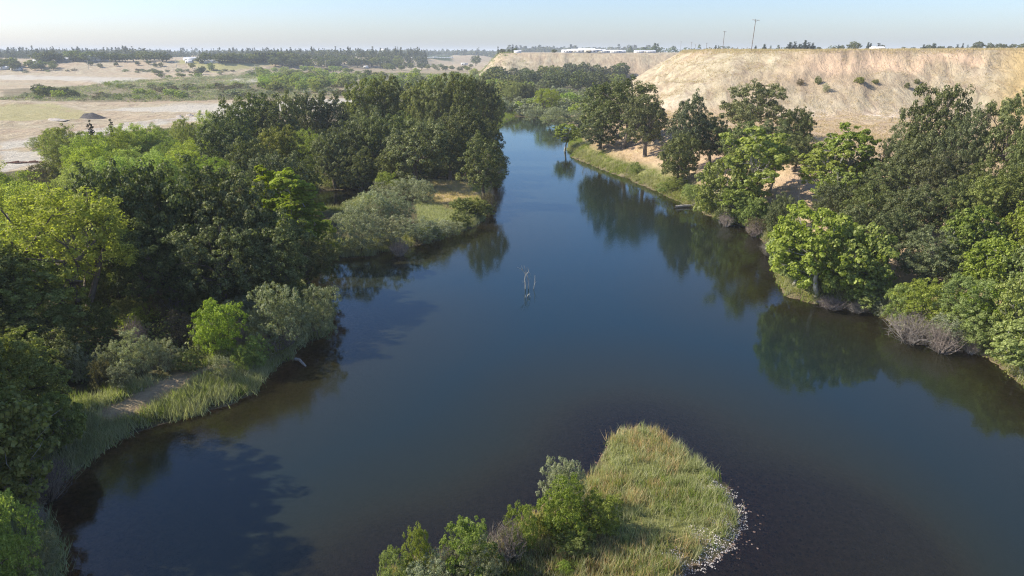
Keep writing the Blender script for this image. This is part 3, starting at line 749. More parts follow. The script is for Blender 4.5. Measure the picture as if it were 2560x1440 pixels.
# ------------------------------------------------------------------ trees and shrubs: (kind, foot px, foot py, top py, width px, label)
G1 = "trees of the wood on the west bank"
WEST = [
 # shore nearest the camera, bottom left of the picture
 ('willow_tree', -25, 1560, 1245, 250, "bright green willow filling the bottom left corner beside dark water"),
 ('willow_shrub', 110, 1440, 1330, 80, "small grey green bush at the foot of the bottom left willow"),
 ('sycamore_tree', 20, 1270, 950, 290, "sunlit box elder tree overhanging the shadowed cove, lower left edge"),
 ('sycamore_tree', 165, 1130, 985, 110, "small leafy box elder bough reaching over the sandy path"),
 ('olive_oak_tree', 20, 1160, 960, 220, "olive green tree rising left of the sunlit box elder"),
 ('olive_oak_tree', 75, 1060, 845, 230, "low yellow-topped oak above the shaded sandy path"),
 ('oak_tree', -30, 960, 790, 260, "dark oak cut by the left frame edge above the cove"),
 ('olive_oak_tree', 75, 890, 640, 290, "olive oak left of the forked dark trunk"),
 ('oak_tree', -20, 900, 590, 240, "dark grey green oak at the left frame edge below the pale willow"),
 ('oak_tree', 150, 950, 825, 170, "shaded oak at the back of the sandy path"),
 ('yellow_willow_tree', 205, 835, 478, 330, "yellow green willow with dark forked trunk above grass clearing"),
 ('willow_tree', 105, 760, 478, 130, "pale grey green willow just left of the yellow green willow"),
 ('willow_tree', 60, 790, 560, 160, "thin pale willow with bare twigs below the dark west wood"),
 # the big dark oaks of the west bank
 ('oak_tree', 345, 760, 415, 270, "large grey green oak right behind the yellow green willow"),
 ('oak_tree', 480, 750, 405, 270, "largest domed oak in the middle of the dark west wood"),
 ('oak_tree', 610, 745, 425, 240, "dark oak between the domed oak and the slim cottonwoods"),
 ('open_oak_tree', 420, 790, 560, 230, "deeply shaded oak with low boughs behind the clearing"),
 ('open_oak_tree', 560, 790, 560, 220, "deeply shaded oak behind the bright round shrub"),
 ('oak_tree', 690, 760, 540, 220, "shaded oak leaning out over the river behind silver willows"),
 ('oak_tree', 775, 735, 590, 150, "lowest dark oak bough hanging over the blue water"),
 ('cottonwood_tree', 750, 668, 428, 115, "slim yellow green cottonwood with white trunks by the cove"),
 ('cottonwood_tree', 686, 640, 416, 85, "slimmer cottonwood left of the white trunked cottonwood"),
 ('cottonwood_tree', 772, 655, 512, 90, "short yellow green sapling at the foot of the white trunked cottonwood"),
 ('green_shrub', 815, 640, 552, 90, "dark green thicket at the water's edge left of grey willows"),
 # green willows behind
 ('willow_tree', 25, 590, 418, 190, "round bright willow at the left frame edge below rusty pipes"),
 ('willow_tree', 85, 640, 455, 170, "shaded willow below the round bright willow"),
 ('brown_shrub', 103, 490, 412, 70, "purple brown bush beside the pale track"),
 ('willow_tree', 165, 555, 445, 140, "low loose willow right of the purple brown bush"),
 ('willow_tree', 245, 560, 410, 130, "mid green willow behind the crown of the yellow green willow"),
 ('willow_tree', 305, 520, 392, 130, "round light green willow, topmost of the willows before the domed oak"),
 ('olive_shrub', 150, 470, 400, 110, "pale dry looking bush beside the weedy track end"),
 ('willow_tree', 395, 500, 378, 120, "green willow in the hollow between oaks and gravel flat"),
 ('willow_tree', 455, 470, 375, 110, "yellowish willow in front of the shadowed hollow"),
 ('willow_tree', 500, 455, 348, 110, "light willow beside the dark oaks by the gravel flat"),
 ('willow_tree', 540, 490, 395, 120, "grey green domed willow above the dark west wood"),
 ('yellow_willow_tree', 625, 500, 402, 100, "small lemon green tree among grey oaks"),
 ('willow_tree', 180, 430, 318, 110, "drooping willow at the edge of the gravel flat"),
 ('willow_tree', 240, 455, 335, 120, "dense willow left of the two dark columns"),
 ('willow_tree', 300, 430, 322, 120, "tall green willow between the two dark columns and the flat"),
 ('willow_tree', 265, 480, 365, 130, "broad shaded willow in front of the dark columns"),
 ('willow_tree', 345, 420, 310, 90, "rounded willow right of the dark columns"),
 ('willow_tree', 395, 415, 314, 100, "rounded dark based willow beside the dry mound"),
 ('dark_conifer', 237, 372, 301, 18, "dark ivy covered snag, the bushier of the pair above the willows"),
 ('dark_conifer', 288, 370, 298, 13, "dark ivy covered snag, the slimmer of the pair above the willows"),
 ('willow_tree', 472, 388, 297, 62, "bright willow standing alone at the gravel flat edge"),
 ('willow_tree', 528, 385, 278, 62, "tall bright willow touching the dark oak row"),
 ('willow_tree', 440, 440, 350, 90, "low bright willow in front of the dry mound"),
 ('willow_tree', 350, 475, 372, 110, "dark green willow above the shadowed hollow"),
 ('willow_shrub', 96, 372, 342, 50, "grey green bush left end of the willow edge"),
 ('olive_shrub', 128, 362, 330, 50, "olive bush second from the left end of the willow edge"),
 ('green_shrub', 120, 385, 366, 60, "low green bush beside the weedy track"),
 ('willow_tree', 150, 400, 322, 60, "small willow at the left end of the willow row"),
 # oak row against the gravel flat
 ('oak_tree', 600, 420, 246, 110, "dark oak at the left end of the row against the gravel flat"),
 ('oak_tree', 655, 400, 236, 110, "second dark oak from the left against the gravel flat"),
 ('oak_tree', 715, 405, 234, 110, "broad dark oak in the middle of the row against the flat"),
 ('oak_tree', 775, 385, 236, 100, "dark oak below the wooden frame by the dirt road"),
 ('oak_tree', 832, 385, 232, 95, "blackish oak at the right end of the row by the dirt road"),
 ('oak_tree', 590, 470, 300, 140, "dark oak below the left end of the oak row"),
 ('oak_tree', 640, 500, 345, 130, "dark oak above the small lemon green tree"),
 ('olive_oak_tree', 705, 480, 318, 140, "brownish oak in front of the dark row"),
 ('willow_tree', 775, 440, 325, 90, "grey feathery willow among dark oaks"),
 ('olive_oak_tree', 825, 405, 322, 60, "pale brown tinged tree behind the grey feathery willow"),
 ('oak_tree', 700, 560, 385, 150, "grey oak behind the slim cottonwoods"),
 ('oak_tree', 768, 530, 395, 95, "dark oak at the left end of the still pond"),
 ('oak_tree', 838, 470, 335, 100, "dark oak above the still pond's grassy rim"),
 ('oak_tree', 885, 450, 300, 120, "dark oak between pond and pale gravel flat"),
 ('oak_tree', 945, 450, 290, 120, "dark oak left of the open trunked oak"),
 ('oak_tree', 905, 480, 370, 100, "low oak just above the bright green thicket"),
 ('open_oak_tree', 1038, 470, 305, 170, "oak with its grey trunk showing above the silver willows"),
 ('oak_tree', 978, 470, 370, 80, "small round oak left of the open trunked oak"),
 ('oak_tree', 1000, 430, 285, 120, "dark oak behind the open trunked oak"),
 ('oak_tree', 1125, 450, 292, 130, "broad oak right of the open trunked oak"),
 ('oak_tree', 1090, 420, 300, 100, "oak wedged behind the broad oak near the river"),
 ('brown_shrub', 1176, 410, 298, 50, "grey brown half dead tree draped with vines"),
 ('open_oak_tree', 1212, 508, 338, 125, "oak leaning over the river at the tip of the peninsula"),
 ('oak_tree', 1165, 440, 362, 90, "oak joining the leaning peninsula oak to the wood"),
 ('olive_oak_tree', 910, 370, 200, 110, "tall olive green oak left of the tallest riverside clump"),
 ('olive_oak_tree', 965, 365, 192, 110, "tall bright crowned oak beside the dirt road end"),
 ('oak_tree', 1008, 350, 225, 70, "dark rounded oak in the gap between tall olive oaks"),
 ('olive_oak_tree', 1060, 375, 205, 100, "olive oak at the left of the tallest riverside clump"),
 ('olive_oak_tree', 1105, 380, 188, 110, "highest olive oak of the riverside clump"),
 ('olive_oak_tree', 1160, 385, 186, 110, "second highest olive oak of the riverside clump"),
 ('oak_tree', 1205, 375, 200, 90, "dark oak at the water side of the riverside clump"),
 ('olive_oak_tree', 1232, 350, 235, 60, "olive oak drooping to the river at the clump's end"),
 ('oak_tree', 930, 420, 268, 110, "dark oak below the tall olive oaks"),
 ('oak_tree', 1175, 430, 268, 110, "dark oak below the riverside clump"),
 ('oak_tree', 1228, 420, 300, 60, "dark oak hanging over the bend of blue water"),
 # shrubs along the near west shore
 ('willow_shrub', 712, 870, 713, 150, "large silver willow leaning over the water, left of two"),
 ('willow_shrub', 795, 850, 712, 110, "silver willow reaching furthest out over the blue water"),
 ('willow_shrub', 640, 800, 735, 90, "silver willow peeping behind the bright round shrub"),
 ('willow_shrub', 600, 815, 745, 80, "dull silver willow at the shade edge behind the bright round shrub"),
 ('green_shrub', 550, 890, 755, 120, "bright round green shrub among silver willows"),
 ('green_shrub', 605, 925, 868, 55, "small lime green bush at the grassy point"),
 ('green_shrub', 645, 915, 842, 80, "lime green bush nearest the floating log"),
 ('brown_shrub', 415, 805, 728, 80, "grey pink dry shrub beside the grass clearing"),
 ('brown_shrub', 465, 860, 782, 90, "grey pink dry shrub below the grass clearing"),
 ('willow_shrub', 520, 880, 800, 80, "grey willow shrub left of the bright round shrub"),
 ('willow_shrub', 358, 940, 828, 100, "tall grey willow shrub at the back of the sandy path"),
 ('willow_shrub', 275, 955, 862, 60, "thin grey shrub in the shade left of the sandy path"),
 ('willow_shrub', 200, 960, 862, 60, "thin grey shrub beside the yellow-topped oak"),
 ('olive_shrub', 315, 800, 745, 70, "dark bush at the foot of the forked willow"),
 ('olive_shrub', 240, 860, 760, 110, "green bush at the base of the forked dark trunk"),
 ('willow_shrub', 560, 950, 890, 60, "small shrub between sandy path and grassy point"),
 ('dead_brush', 690, 872, 825, 130, "bleached bare roots under the silver willows"),
 ('dead_brush', 120, 1250, 1165, 150, "tangled grey brush on the undercut bank of the dark cove"),
 ('dead_brush', 95, 1330, 1270, 70, "dead reddish brush beside the bottom left willow"),
 ('dead_brush', 440, 795, 715, 60, "bare grey twigs over the dry shrubs"),
 # peninsula
 ('willow_shrub', 905, 640, 520, 110, "large grey willow at the shady corner of the peninsula"),
 ('willow_shrub', 980, 628, 535, 102, "grey willow second from the peninsula's shady corner"),
 ('willow_shrub', 882, 575, 500, 68, "pale grey willow beside the still pond"),
 ('willow_shrub', 940, 570, 478, 93, "pale round grey willow crowning the peninsula"),
 ('willow_shrub', 1000, 565, 482, 85, "bushy grey willow right of the peninsula's crowning willow"),
 ('willow_shrub', 1045, 610, 548, 85, "low grey willow at the peninsula shore"),
 ('willow_shrub', 1010, 505, 446, 90, "grey willow beneath the open trunked oak"),
 ('willow_shrub', 1062, 512, 450, 70, "grey willow at the edge of the golden grass"),
 ('willow_shrub', 965, 500, 455, 70, "grey willow right of the bright green thicket"),
 ('willow_shrub', 1095, 597, 548, 80, "small grey green bush on the peninsula bank"),
 ('olive_shrub', 1150, 572, 528, 70, "yellowish bush on the peninsula bank"),
 ('green_shrub', 930, 468, 415, 90, "bright green thicket above the still pond"),
 ('green_shrub', 965, 490, 430, 70, "brightest green bush right beside the grey willows"),
 ('olive_shrub', 1190, 545, 500, 70, "low olive bush near the peninsula tip"),
 ('brown_shrub', 1222, 540, 482, 40, "dry grey brush at the peninsula tip"),
 ('olive_shrub', 1090, 445, 405, 60, "dull bush between golden grass and wood"),
 ('willow_shrub', 865, 460, 425, 60, "grey bush behind the pond's grassy rim"),
 ('brown_shrub', 826, 450, 412, 40, "reddish brown bush behind the pond"),
]
EAST = [
 ('open_oak_tree', 1558, 372, 200, 150, "oak with upright brown trunk on the bare sandy bank"),
 ('oak_tree', 1505, 352, 212, 110, "oak left of the upright brown trunk"),
 ('open_oak_tree', 1612, 392, 238, 110, "oak with slanting trunk on the bare sandy bank"),
 ('oak_tree', 1500, 372, 290, 90, "low drooping oak bough touching the sandy bank"),
 ('sparse_sycamore_tree', 1412, 378, 310, 66, "lone thin sapling leaning over the water at the narrows"),
 ('oak_tree', 1690, 465, 335, 105, "dark oak standing lowest on the sandy bank"),
 ('open_oak_tree', 1712, 430, 238, 110, "twisted open oak against the bare bluff"),
 ('oak_tree', 1775, 415, 286, 100, "dark rounded oak left of the high flat crowned oak"),
 ('open_oak_tree', 1885, 350, 208, 175, "high flat crowned oak standing against the bluff"),
 ('oak_tree', 1985, 385, 272, 90, "dark oak right below the high flat crowned oak"),
 ('oak_tree', 1930, 400, 300, 110, "dark oak under the high flat crowned oak"),
 ('oak_tree', 1850, 420, 305, 110, "oak under the left of the high flat crowned oak"),
 ('oak_tree', 1985, 430, 335, 100, "olive oak beside the pale rock face"),
 ('sycamore_tree', 1800, 545, 385, 140, "light green tree on the bank above the bleached log"),
 ('sparse_sycamore_tree', 1870, 540, 318, 170, "tall yellow green box elder before dark oaks"),
 ('sycamore_tree', 1850, 555, 450, 110, "light green tree low on the bank beside the blackish shrub"),
 ('sparse_sycamore_tree', 1925, 480, 345, 100, "yellow green box elder beside the shaded gully"),
 ('oak_tree', 1895, 490, 400, 60, "dark tree in the midst of the yellow green box elders"),
 ('sparse_sycamore_tree', 2045, 530, 372, 130, "thin sycamore with bent white trunk"),
 ('sparse_sycamore_tree', 2110, 500, 312, 130, "tallest thin sycamore against the pale rock face"),
 ('sparse_sycamore_tree', 2080, 560, 420, 120, "sparse sycamore with bare white limbs"),
 ('oak_tree', 2235, 470, 300, 120, "oak left of the twin high oaks beneath the white scar"),
 ('open_oak_tree', 2295, 480, 215, 170, "highest oak on the east bank below the bluff shrubs"),
 ('oak_tree', 2280, 500, 320, 160, "broad oak filling the foot of the highest oak"),
 ('open_oak_tree', 2385, 490, 275, 150, "oak between the highest oak and the golden slope"),
 ('open_oak_tree', 2485, 490, 240, 180, "wide oak with ragged top before the golden slope"),
 ('oak_tree', 2555, 520, 290, 120, "oak cut by the right frame edge before the golden slope"),
 ('oak_tree', 2350, 530, 370, 170, "oak over the blackest shade on the east bank"),
 ('oak_tree', 2450, 540, 390, 150, "oak below the wide ragged oak"),
 ('oak_tree', 2130, 490, 385, 130, "grey green oak at the foot of the bare gully"),
 ('oak_tree', 2195, 530, 395, 150, "grey green oak right of the bare gully"),
 ('oak_tree', 2070, 590, 450, 130, "grey green oak left edge of the east grove"),
 ('oak_tree', 2160, 600, 450, 160, "rounded oak in the middle of the east grove"),
 ('oak_tree', 2270, 600, 455, 170, "soft crowned oak above the solitary dark oak"),
 ('oak_tree', 2370, 600, 440, 150, "dark oak above the sandy gap"),
 ('oak_tree', 2215, 670, 520, 150, "oak above the great riverside sycamore"),
 ('oak_tree', 2300, 715, 562, 160, "solitary dark green oak right of the great riverside sycamore"),
 ('oak_tree', 2120, 620, 500, 120, "oak just behind the great riverside sycamore"),
 ('olive_oak_tree', 2430, 610, 445, 150, "olive oak with pale limbs near the sandy gap"),
 ('olive_oak_tree', 2515, 600, 420, 150, "olive oak near the right frame edge above the sandy gap"),
 ('sycamore_tree', 2420, 680, 520, 150, "leafy sycamore just left of the sandy gap"),
 ('sycamore_tree', 2540, 660, 500, 130, "leafy sycamore at the right frame edge above the sandy gap"),
 ('sycamore_tree', 2385, 715, 610, 110, "small sycamore below the sandy gap"),
 ('sycamore_tree', 2470, 745, 600, 140, "sycamore over the green thicket"),
 ('sycamore_tree', 2560, 760, 590, 150, "sycamore at the right frame edge above the green thicket"),
 ('sycamore_tree', 2545, 860, 690, 130, "leafy sycamore right of the green thicket"),
 ('sycamore_tree', 2555, 930, 800, 210, "lowest sycamore on the east shore, hanging over brown water"),
 ('oak_tree', 1943, 600, 486, 80, "narrow dark green shrubby oak at the waterline"),
 ('sycamore_tree', 2040, 735, 520, 270, "great riverside sycamore, the broad crown over dark water"),
 ('sycamore_tree', 2125, 755, 560, 180, "right hand crown beside the great riverside sycamore"),
 ('sycamore_tree', 1985, 715, 570, 150, "drooping sycamore at the water's edge left of the great sycamore"),
 ('sycamore_tree', 2165, 765, 690, 120, "low sycamore bough trailing in the water"),
 ('green_shrub', 2240, 800, 712, 90, "light green bush at the left end of the green thicket"),
 ('green_shrub', 2300, 800, 700, 140, "bright green mound in the green thicket"),
 ('green_shrub', 2395, 800, 692, 150, "highest bright green mound of the thicket"),
 ('green_shrub', 2465, 815, 715, 130, "bright green mound next to the sycamore, right end of thicket"),
 ('green_shrub', 2420, 860, 770, 130, "low green mound above the reedy shore"),
 ('willow_shrub', 2360, 865, 790, 110, "silver green bush above the bleached branches"),
 ('willow_shrub', 2205, 790, 742, 60, "small silver bush where sycamore meets thicket"),
 ('dead_brush', 2275, 855, 790, 140, "grey dead brush leaning into brown water, left of two"),
 ('dead_brush', 2350, 880, 815, 110, "grey dead brush leaning into brown water beside the silver bush"),
 ('dead_brush', 1920, 640, 598, 50, "small pale dead branches at the waterline below the narrow shrubby oak"),
 ('green_shrub', 1870, 570, 490, 80, "green bush between light green tree and narrow shrubby oak"),
 ('olive_shrub', 1820, 562, 505, 60, "olive bush over tangled roots at the waterline"),
 ('brown_shrub', 1895, 590, 545, 60, "brown tangled bush at the waterline"),
 ('green_shrub', 1590, 436, 405, 30, "lone small bush on the bare sandy bank"),
 ('green_shrub', 1690, 478, 440, 60, "light bush at the foot of the sandy bank"),
 ('green_shrub', 1730, 505, 462, 55, "light bush on the bank near the bleached log"),
 ('olive_shrub', 1450, 345, 318, 50, "low bush in the grass by the lone thin sapling"),
 ('green_shrub', 2012, 320, 290, 30, "yellow green sprig bush above the dark oaks"),
 ('olive_shrub', 2045, 212, 190, 22, "olive bush on the bluff face, leftmost of the bluff bushes"),
 ('olive_shrub', 2150, 210, 192, 26, "olive bush on the bluff face below the dark notch"),
 ('olive_shrub', 2187, 211, 198, 18, "small olive bush right of the one below the dark notch"),
 ('olive_shrub', 2292, 212, 196, 17, "small olive bush on the bluff above the highest oak"),
 ('willow_shrub', 2065, 232, 208, 20, "grey green bush on the bluff face"),
 ('brown_shrub', 2000, 215, 196, 18, "brown bush on the bluff face"),
 ('olive_shrub', 2268, 222, 206, 14, "tiny olive bush beside the highest oak's top"),
]
ISLE = [
 ('willow_shrub', 1405, 1275, 1148, 118, "pale grey willow rising behind the green bush on the islet"),
 ('green_shrub', 1415, 1345, 1200, 130, "bright green bush in the middle of the islet"),
 ('green_shrub', 1490, 1335, 1235, 110, "darker green bush right of the middle bush, by its shadow"),
 ('green_shrub', 1310, 1385, 1268, 90, "green topped bush with bare stems on the islet's left shore"),
 ('green_shrub', 1170, 1455, 1305, 130, "green bush over grey stems at the bottom frame edge"),
 ('green_shrub', 1050, 1470, 1322, 62, "upright green sprig of the islet, second from its left end"),
 ('green_shrub', 985, 1490, 1372, 90, "green bush at the islet's far left end"),
 ('willow_shrub', 1205, 1475, 1350, 100, "grey willow below the green bush at the bottom frame edge"),
 ('willow_shrub', 1080, 1500, 1390, 110, "grey willow at the bottom frame edge between green sprigs"),
 ('dead_brush', 1270, 1400, 1310, 110, "bare grey stems leaning over the water on the islet"),
 ('dead_brush', 1470, 1325, 1240, 55, "silvery dead stems within the darker green bush"),
 ('dead_brush', 1130, 1450, 1370, 90, "bare brownish stems below the islet's green sprigs"),
 ('green_shrub', 1412, 1432, 1405, 45, "tiny green tuft in the brown grass of the islet"),
 ('green_shrub', 1430, 1375, 1325, 100, "low leafy growth under the islet's middle bush"),
 ('olive_shrub', 1360, 1345, 1275, 70, "dull green bush behind the bare stemmed bush"),
]
for k, px, pb, pt, w, lab in WEST + ISLE:
    T(k, px, pb, pt, w, lab)
for k, px, pb, pt, w, lab in EAST:
    far_ = px < 2050
    T(k, px, pb, pt + (10 if k == 'oak_tree' and not far_ else 0), w * ((1.15 if px < 1640 else 0.96 if far_ else .82) if 'oak' in k else .92), lab)
MORE = [
 ('willow_shrub', 315, 975, 905, 60, "small grey shrub with its foot on the sandy path's edge"),
 ('willow_shrub', 420, 930, 850, 70, "grey green shrub right of the tall grey shrub by the path"),
 ('brown_shrub', 255, 975, 900, 60, "dry twiggy shrub in the shade at the path's left end"),
 ('olive_shrub', 480, 925, 868, 60, "dark low shrub between path and bright round shrub"),
 ('willow_shrub', 665, 845, 770, 70, "grey willow wedged between bright round shrub and silver willows"),
 ('olive_shrub', 690, 890, 842, 50, "olive bush over the bleached roots"),
 ('green_shrub', 350, 810, 770, 50, "leafy bush at the clearing's near edge"),
 ('dead_brush', 350, 900, 800, 60, "bare grey branches above the tall grey shrub"),
 ('dead_brush', 600, 870, 795, 45, "bare twigs beside the lime green bush"),
 ('dead_brush', 1000, 640, 600, 60, "grey driftwood twigs at the peninsula shore"),
 ('dead_brush', 960, 560, 500, 60, "bare twigs among the pale peninsula willows"),
 ('dead_brush', 1225, 530, 470, 36, "bare reddish twigs at the peninsula tip"),
 ('dead_brush', 1885, 592, 556, 50, "tangled grey roots left of the narrow shrubby oak"),
 ('dead_brush', 1815, 566, 530, 45, "pale roots under the light green tree"),
 ('dead_brush', 2075, 772, 742, 80, "driftwood tangle under the great riverside sycamore"),
 ('dead_brush', 2140, 782, 755, 60, "driftwood tangle where the low sycamore bough trails"),
 ('dead_brush', 2425, 885, 850, 40, "short grey stump brush on the east shore"),
 ('willow_shrub', 1125, 590, 550, 60, "pale bush on the peninsula bank beside the yellowish bush"),
 ('green_shrub', 1070, 600, 562, 50, "green tuft bush low on the peninsula bank"),
 ('olive_shrub', 1160, 535, 495, 60, "olive green bush in the middle of the peninsula grass"),
 ('green_shrub', 1665, 482, 455, 40, "small fresh bush beside the lowest dark oak"),
 ('olive_shrub', 1765, 530, 492, 50, "olive bush right above the bleached log"),
]
for k, px, pb, pt, w, lab in MORE:
    T(k, px, pb, pt, w, lab)
rs = random.Random(21); sb = []
for i in range(22):
    px = 215 + i * 25 + rs.uniform(-8, 8); pb = rs.uniform(735, 800)
    if 250 < px < 420 and pb > 750: pb = 735
    sb.append((px, pb, T('olive_shrub', px, pb, pb - rs.uniform(60, 95), rs.uniform(80, 120), "dark leafy bush", "shade bushes beneath the west oaks")))
order_labels(sb, "dark bushes shaded by the west oaks")
# bare, bleached trees standing among the leafy ones
for k in range(2):
    L_ = lumps(np.random.default_rng(700 + k), 12, 5, 9, 4.5, 'dome')
    tm = trunk_mesh("bare_tree", 710 + k, 'palebark', L_, 9, 4, .2, 2 if k else 0, 12)
    PROTO.setdefault('bare_tree', []).append((tm, None, 5.0, 9.0, 'branches'))
for px, pb, pt, w, lab in [(1995,505,428,50,"bare white tree bent over the shaded gully"),(1880,520,440,40,"bare white tree beside the yellow green box elders"),
    (2150,600,520,50,"pale bare tree in the midst of the east grove"),(2440,650,560,55,"pale bare tree near the sandy gap"),(2330,470,400,45,"bare grey tree between the high oaks"),
    (245,690,590,60,"bare grey tree within the yellow green willow"),(738,660,590,36,"white trunked bare tree at the cove under the slim cottonwood"),(1470,362,318,40,"leaning bare stems in the grass at the narrows")]:
    T('bare_tree', px, pb, pt, w, lab)
# trees that stand just outside the left edge and throw their shade on the river
for i, (x, y, h, w) in enumerate([(-47, 44, 21, 15), (-45, 37, 20, 13), (-45, 30, 19, 13), (-41, 24, 18, 12), (-50, 47, 20, 12)]):
    put('open_oak_tree', x, y, float(gh(x, y)), w, h,
        ["shade tree beyond the left edge, behind the bottom left willow", "shade tree outside the left edge beside the dark cove, second nearest", "tall shade tree just off the left edge at mid cove",
         "nearest shade tree off the bottom left corner", "farthest shade tree off the left edge behind the box elder"][i], "trees shading the river from the left")

# ---- farther plants, row by row: (kinds, px range, foot py range, height m, width m, count, label, group)
def scatter(kinds, px0, px1, py0, py1, hm, wm, n, label, group, seed=0, slope=0.0):
    rng = random.Random(seed + int(px0) + int(py0) * 7)
    pts = []; made = []
    for i in range(n):
        for _ in range(12):
            px = rng.uniform(px0, px1); py = rng.uniform(py0, py1) + slope * (px - px0)
            if all(abs(px - a) / 14 + abs(py - b) / 3.2 > 1 for a, b in pts): break
        pts.append((px, py))
        x, y, g = ground_at(px, py)
        s = rng.uniform(.75, 1.3)
        o = put(rng.choice(kinds), x, y, g, wm * s * rng.uniform(.85, 1.2), hm * s, label, group)
        made.append((px, py, s, o))
    order_labels([(q[0], q[1], q[3]) for q in made], group)
fo, fv, fw, fs, fg, fb, fc = 'far_oak_tree', 'far_olive_tree', 'far_willow_tree', 'far_shrub', 'far_green_shrub', 'far_brown_shrub', 'far_conifer'
scatter([fw, fw, fw, fv], 650, 890, 200, 232, 7.5, 10, 48, "bright green willow in the sunny belt behind the oak row and pale road", "bright willows behind the oak row")
scatter([fw, fw, fv], 640, 900, 176, 200, 7, 12, 34, "light green willow in the upper part of the willow belt", "light willows of the upper willow belt")
scatter([fw, fv, fw], 880, 1240, 190, 236, 8, 11, 46, "yellowish green tree behind the tall olive oaks", "yellowish trees behind the tall olive oaks")
scatter([fo, fv, fw], 1180, 1330, 225, 262, 10, 11, 14, "mixed green tree beyond the river bend", "trees beyond the river bend")
scatter([fs, fs, fb], 400, 880, 218, 245, 3.2, 7, 34, "grey green scrub bush along the dirt road", "scrub bushes along the dirt road")
scatter([fs, fb, fg], 250, 640, 205, 226, 3.0, 7, 26, "scrub bush between the two pale flats", "scrub bushes between the pale flats")
scatter([fg, fg, fw], 270, 480, 235, 250, 3.6, 7, 9, "lime green bush along the scrubby ditch", "lime green bushes of the ditch")
scatter([fw, fo], 80, 185, 232, 246, 6.5, 11, 8, "dark green thicket tree at the field corner", "thicket trees at the field corner")
scatter([fs, fg, fb], -20, 420, 240, 250, 2.6, 6, 16, "low ditch bush above the stubble field", "low bushes above the stubble field")
scatter([fs, fg, fv], 380, 720, 180, 196, 4, 9, 20, "small green bush below the vineyard strip", "bushes below the vineyard strip")
scatter([fv, fo, fw], 480, 540, 172, 188, 9, 9, 4, "taller tree among the bushes below the vineyard strip", "taller trees by the vineyard strip")
scatter([fs, fb], 0, 640, 176, 182, 3, 8, 26, "tiny hedge bush behind the upper pale flat", "hedge bushes behind the upper flat")
# dark wood of the far bend
scatter([fo, fo, fo, fv], 1215, 1480, 200, 216, 13, 14, 24, "dark oak of the far wood below the distant mesa", "dark oaks of the far wood", slope=-.02)
scatter([fo, fo, fv], 1215, 1500, 216, 236, 13, 14, 22, "shadowy oak in the front rank of the far wood", "front rank oaks of the far wood")
scatter([fo, fo], 1430, 1560, 192, 206, 12, 13, 14, "bluish oak of the far wood beside the bluff's end", "far oaks beside the bluff's end")
scatter([fo, fv], 1480, 1560, 208, 228, 10, 11, 7, "oak at the foot of the bluff's shaded end", "oaks at the foot of the bluff end")
scatter([fs, fs, fs, fw], 1290, 1475, 268, 291, 5.5, 8.5, 24, "silver green willow thicket bush at the head of the river reach", "willow thicket at the head of the reach")
scatter([fs, fs, fg], 1345, 1480, 240, 262, 6, 9, 16, "pale willow bush behind the small blue side channel", "pale willows behind the side channel")
scatter([fs, fw, fo], 1240, 1345, 258, 285, 5, 8, 14, "willow bush on the left of the river's head", "willows left of the river's head")
T('yellow_willow_tree', 1366, 288, 222, 62, "single yellow green tree among silver willows beyond the water")
T('oak_tree', 1320, 262, 210, 52, "rounded dark tree left of the single yellow green tree")
T('willow_tree', 1285, 262, 205, 60, "light green tree at the foot of the far wood")
T('willow_shrub', 1445, 318, 275, 60, "pale round willow bush at the mouth of the side channel")
T('willow_shrub', 1388, 318, 268, 70, "big willow bush on the spit at the head of the reach")
T('willow_shrub', 1335, 303, 272, 60, "willow bush lining the head of the reach")
# plain and plateau beyond
scatter([fo, fv], 0, 160, 166, 176, 11, 15, 14, "dark yard tree around the sheds at the far left", "yard trees at the far left")
scatter([fo], 70, 140, 152, 158, 14, 22, 6, "grey green tree before the tan rise at the far left", "trees before the tan rise")
scatter([fo, fv], 140, 420, 149, 155, 12, 22, 24, "hazy tree beside the two arched greenhouses", "hazy trees by the arched greenhouses")
scatter([fo, fo, fv], 500, 760, 151, 158, 12, 20, 36, "dark grove tree left of the tall poplar row", "grove trees left of the poplars")
scatter([fo, fo, fv], 680, 1000, 158, 170, 13, 17, 40, "bluish green grove tree around the white house", "grove trees around the white house")
scatter([fo, fv], 950, 1075, 168, 176, 9, 12, 14, "round dark green tree in the orchard line", "round trees of the orchard line")
scatter([fv, fo, fs], 1080, 1180, 168, 178, 6, 9, 14, "small tree near the white trailer", "small trees near the trailer")
put('far_oak_tree', *[(lambda q: (q[0], q[1], q[2]))(ground_at(1190, 165))][0], 24, 21, "tall dome shaped eucalyptus beside the white trailer")
iso = []
for i, (px, py) in enumerate([(292,166),(250,169),(345,163),(372,162),(388,168),(227,163),(402,167)]):
    x, y, g = ground_at(px, py)
    iso.append((px, 0, put(fo, x, y, g, 9, 6, "isolated small tree", "isolated trees on the far dry field")))
order_labels(iso, "isolated small trees on the far dry field")
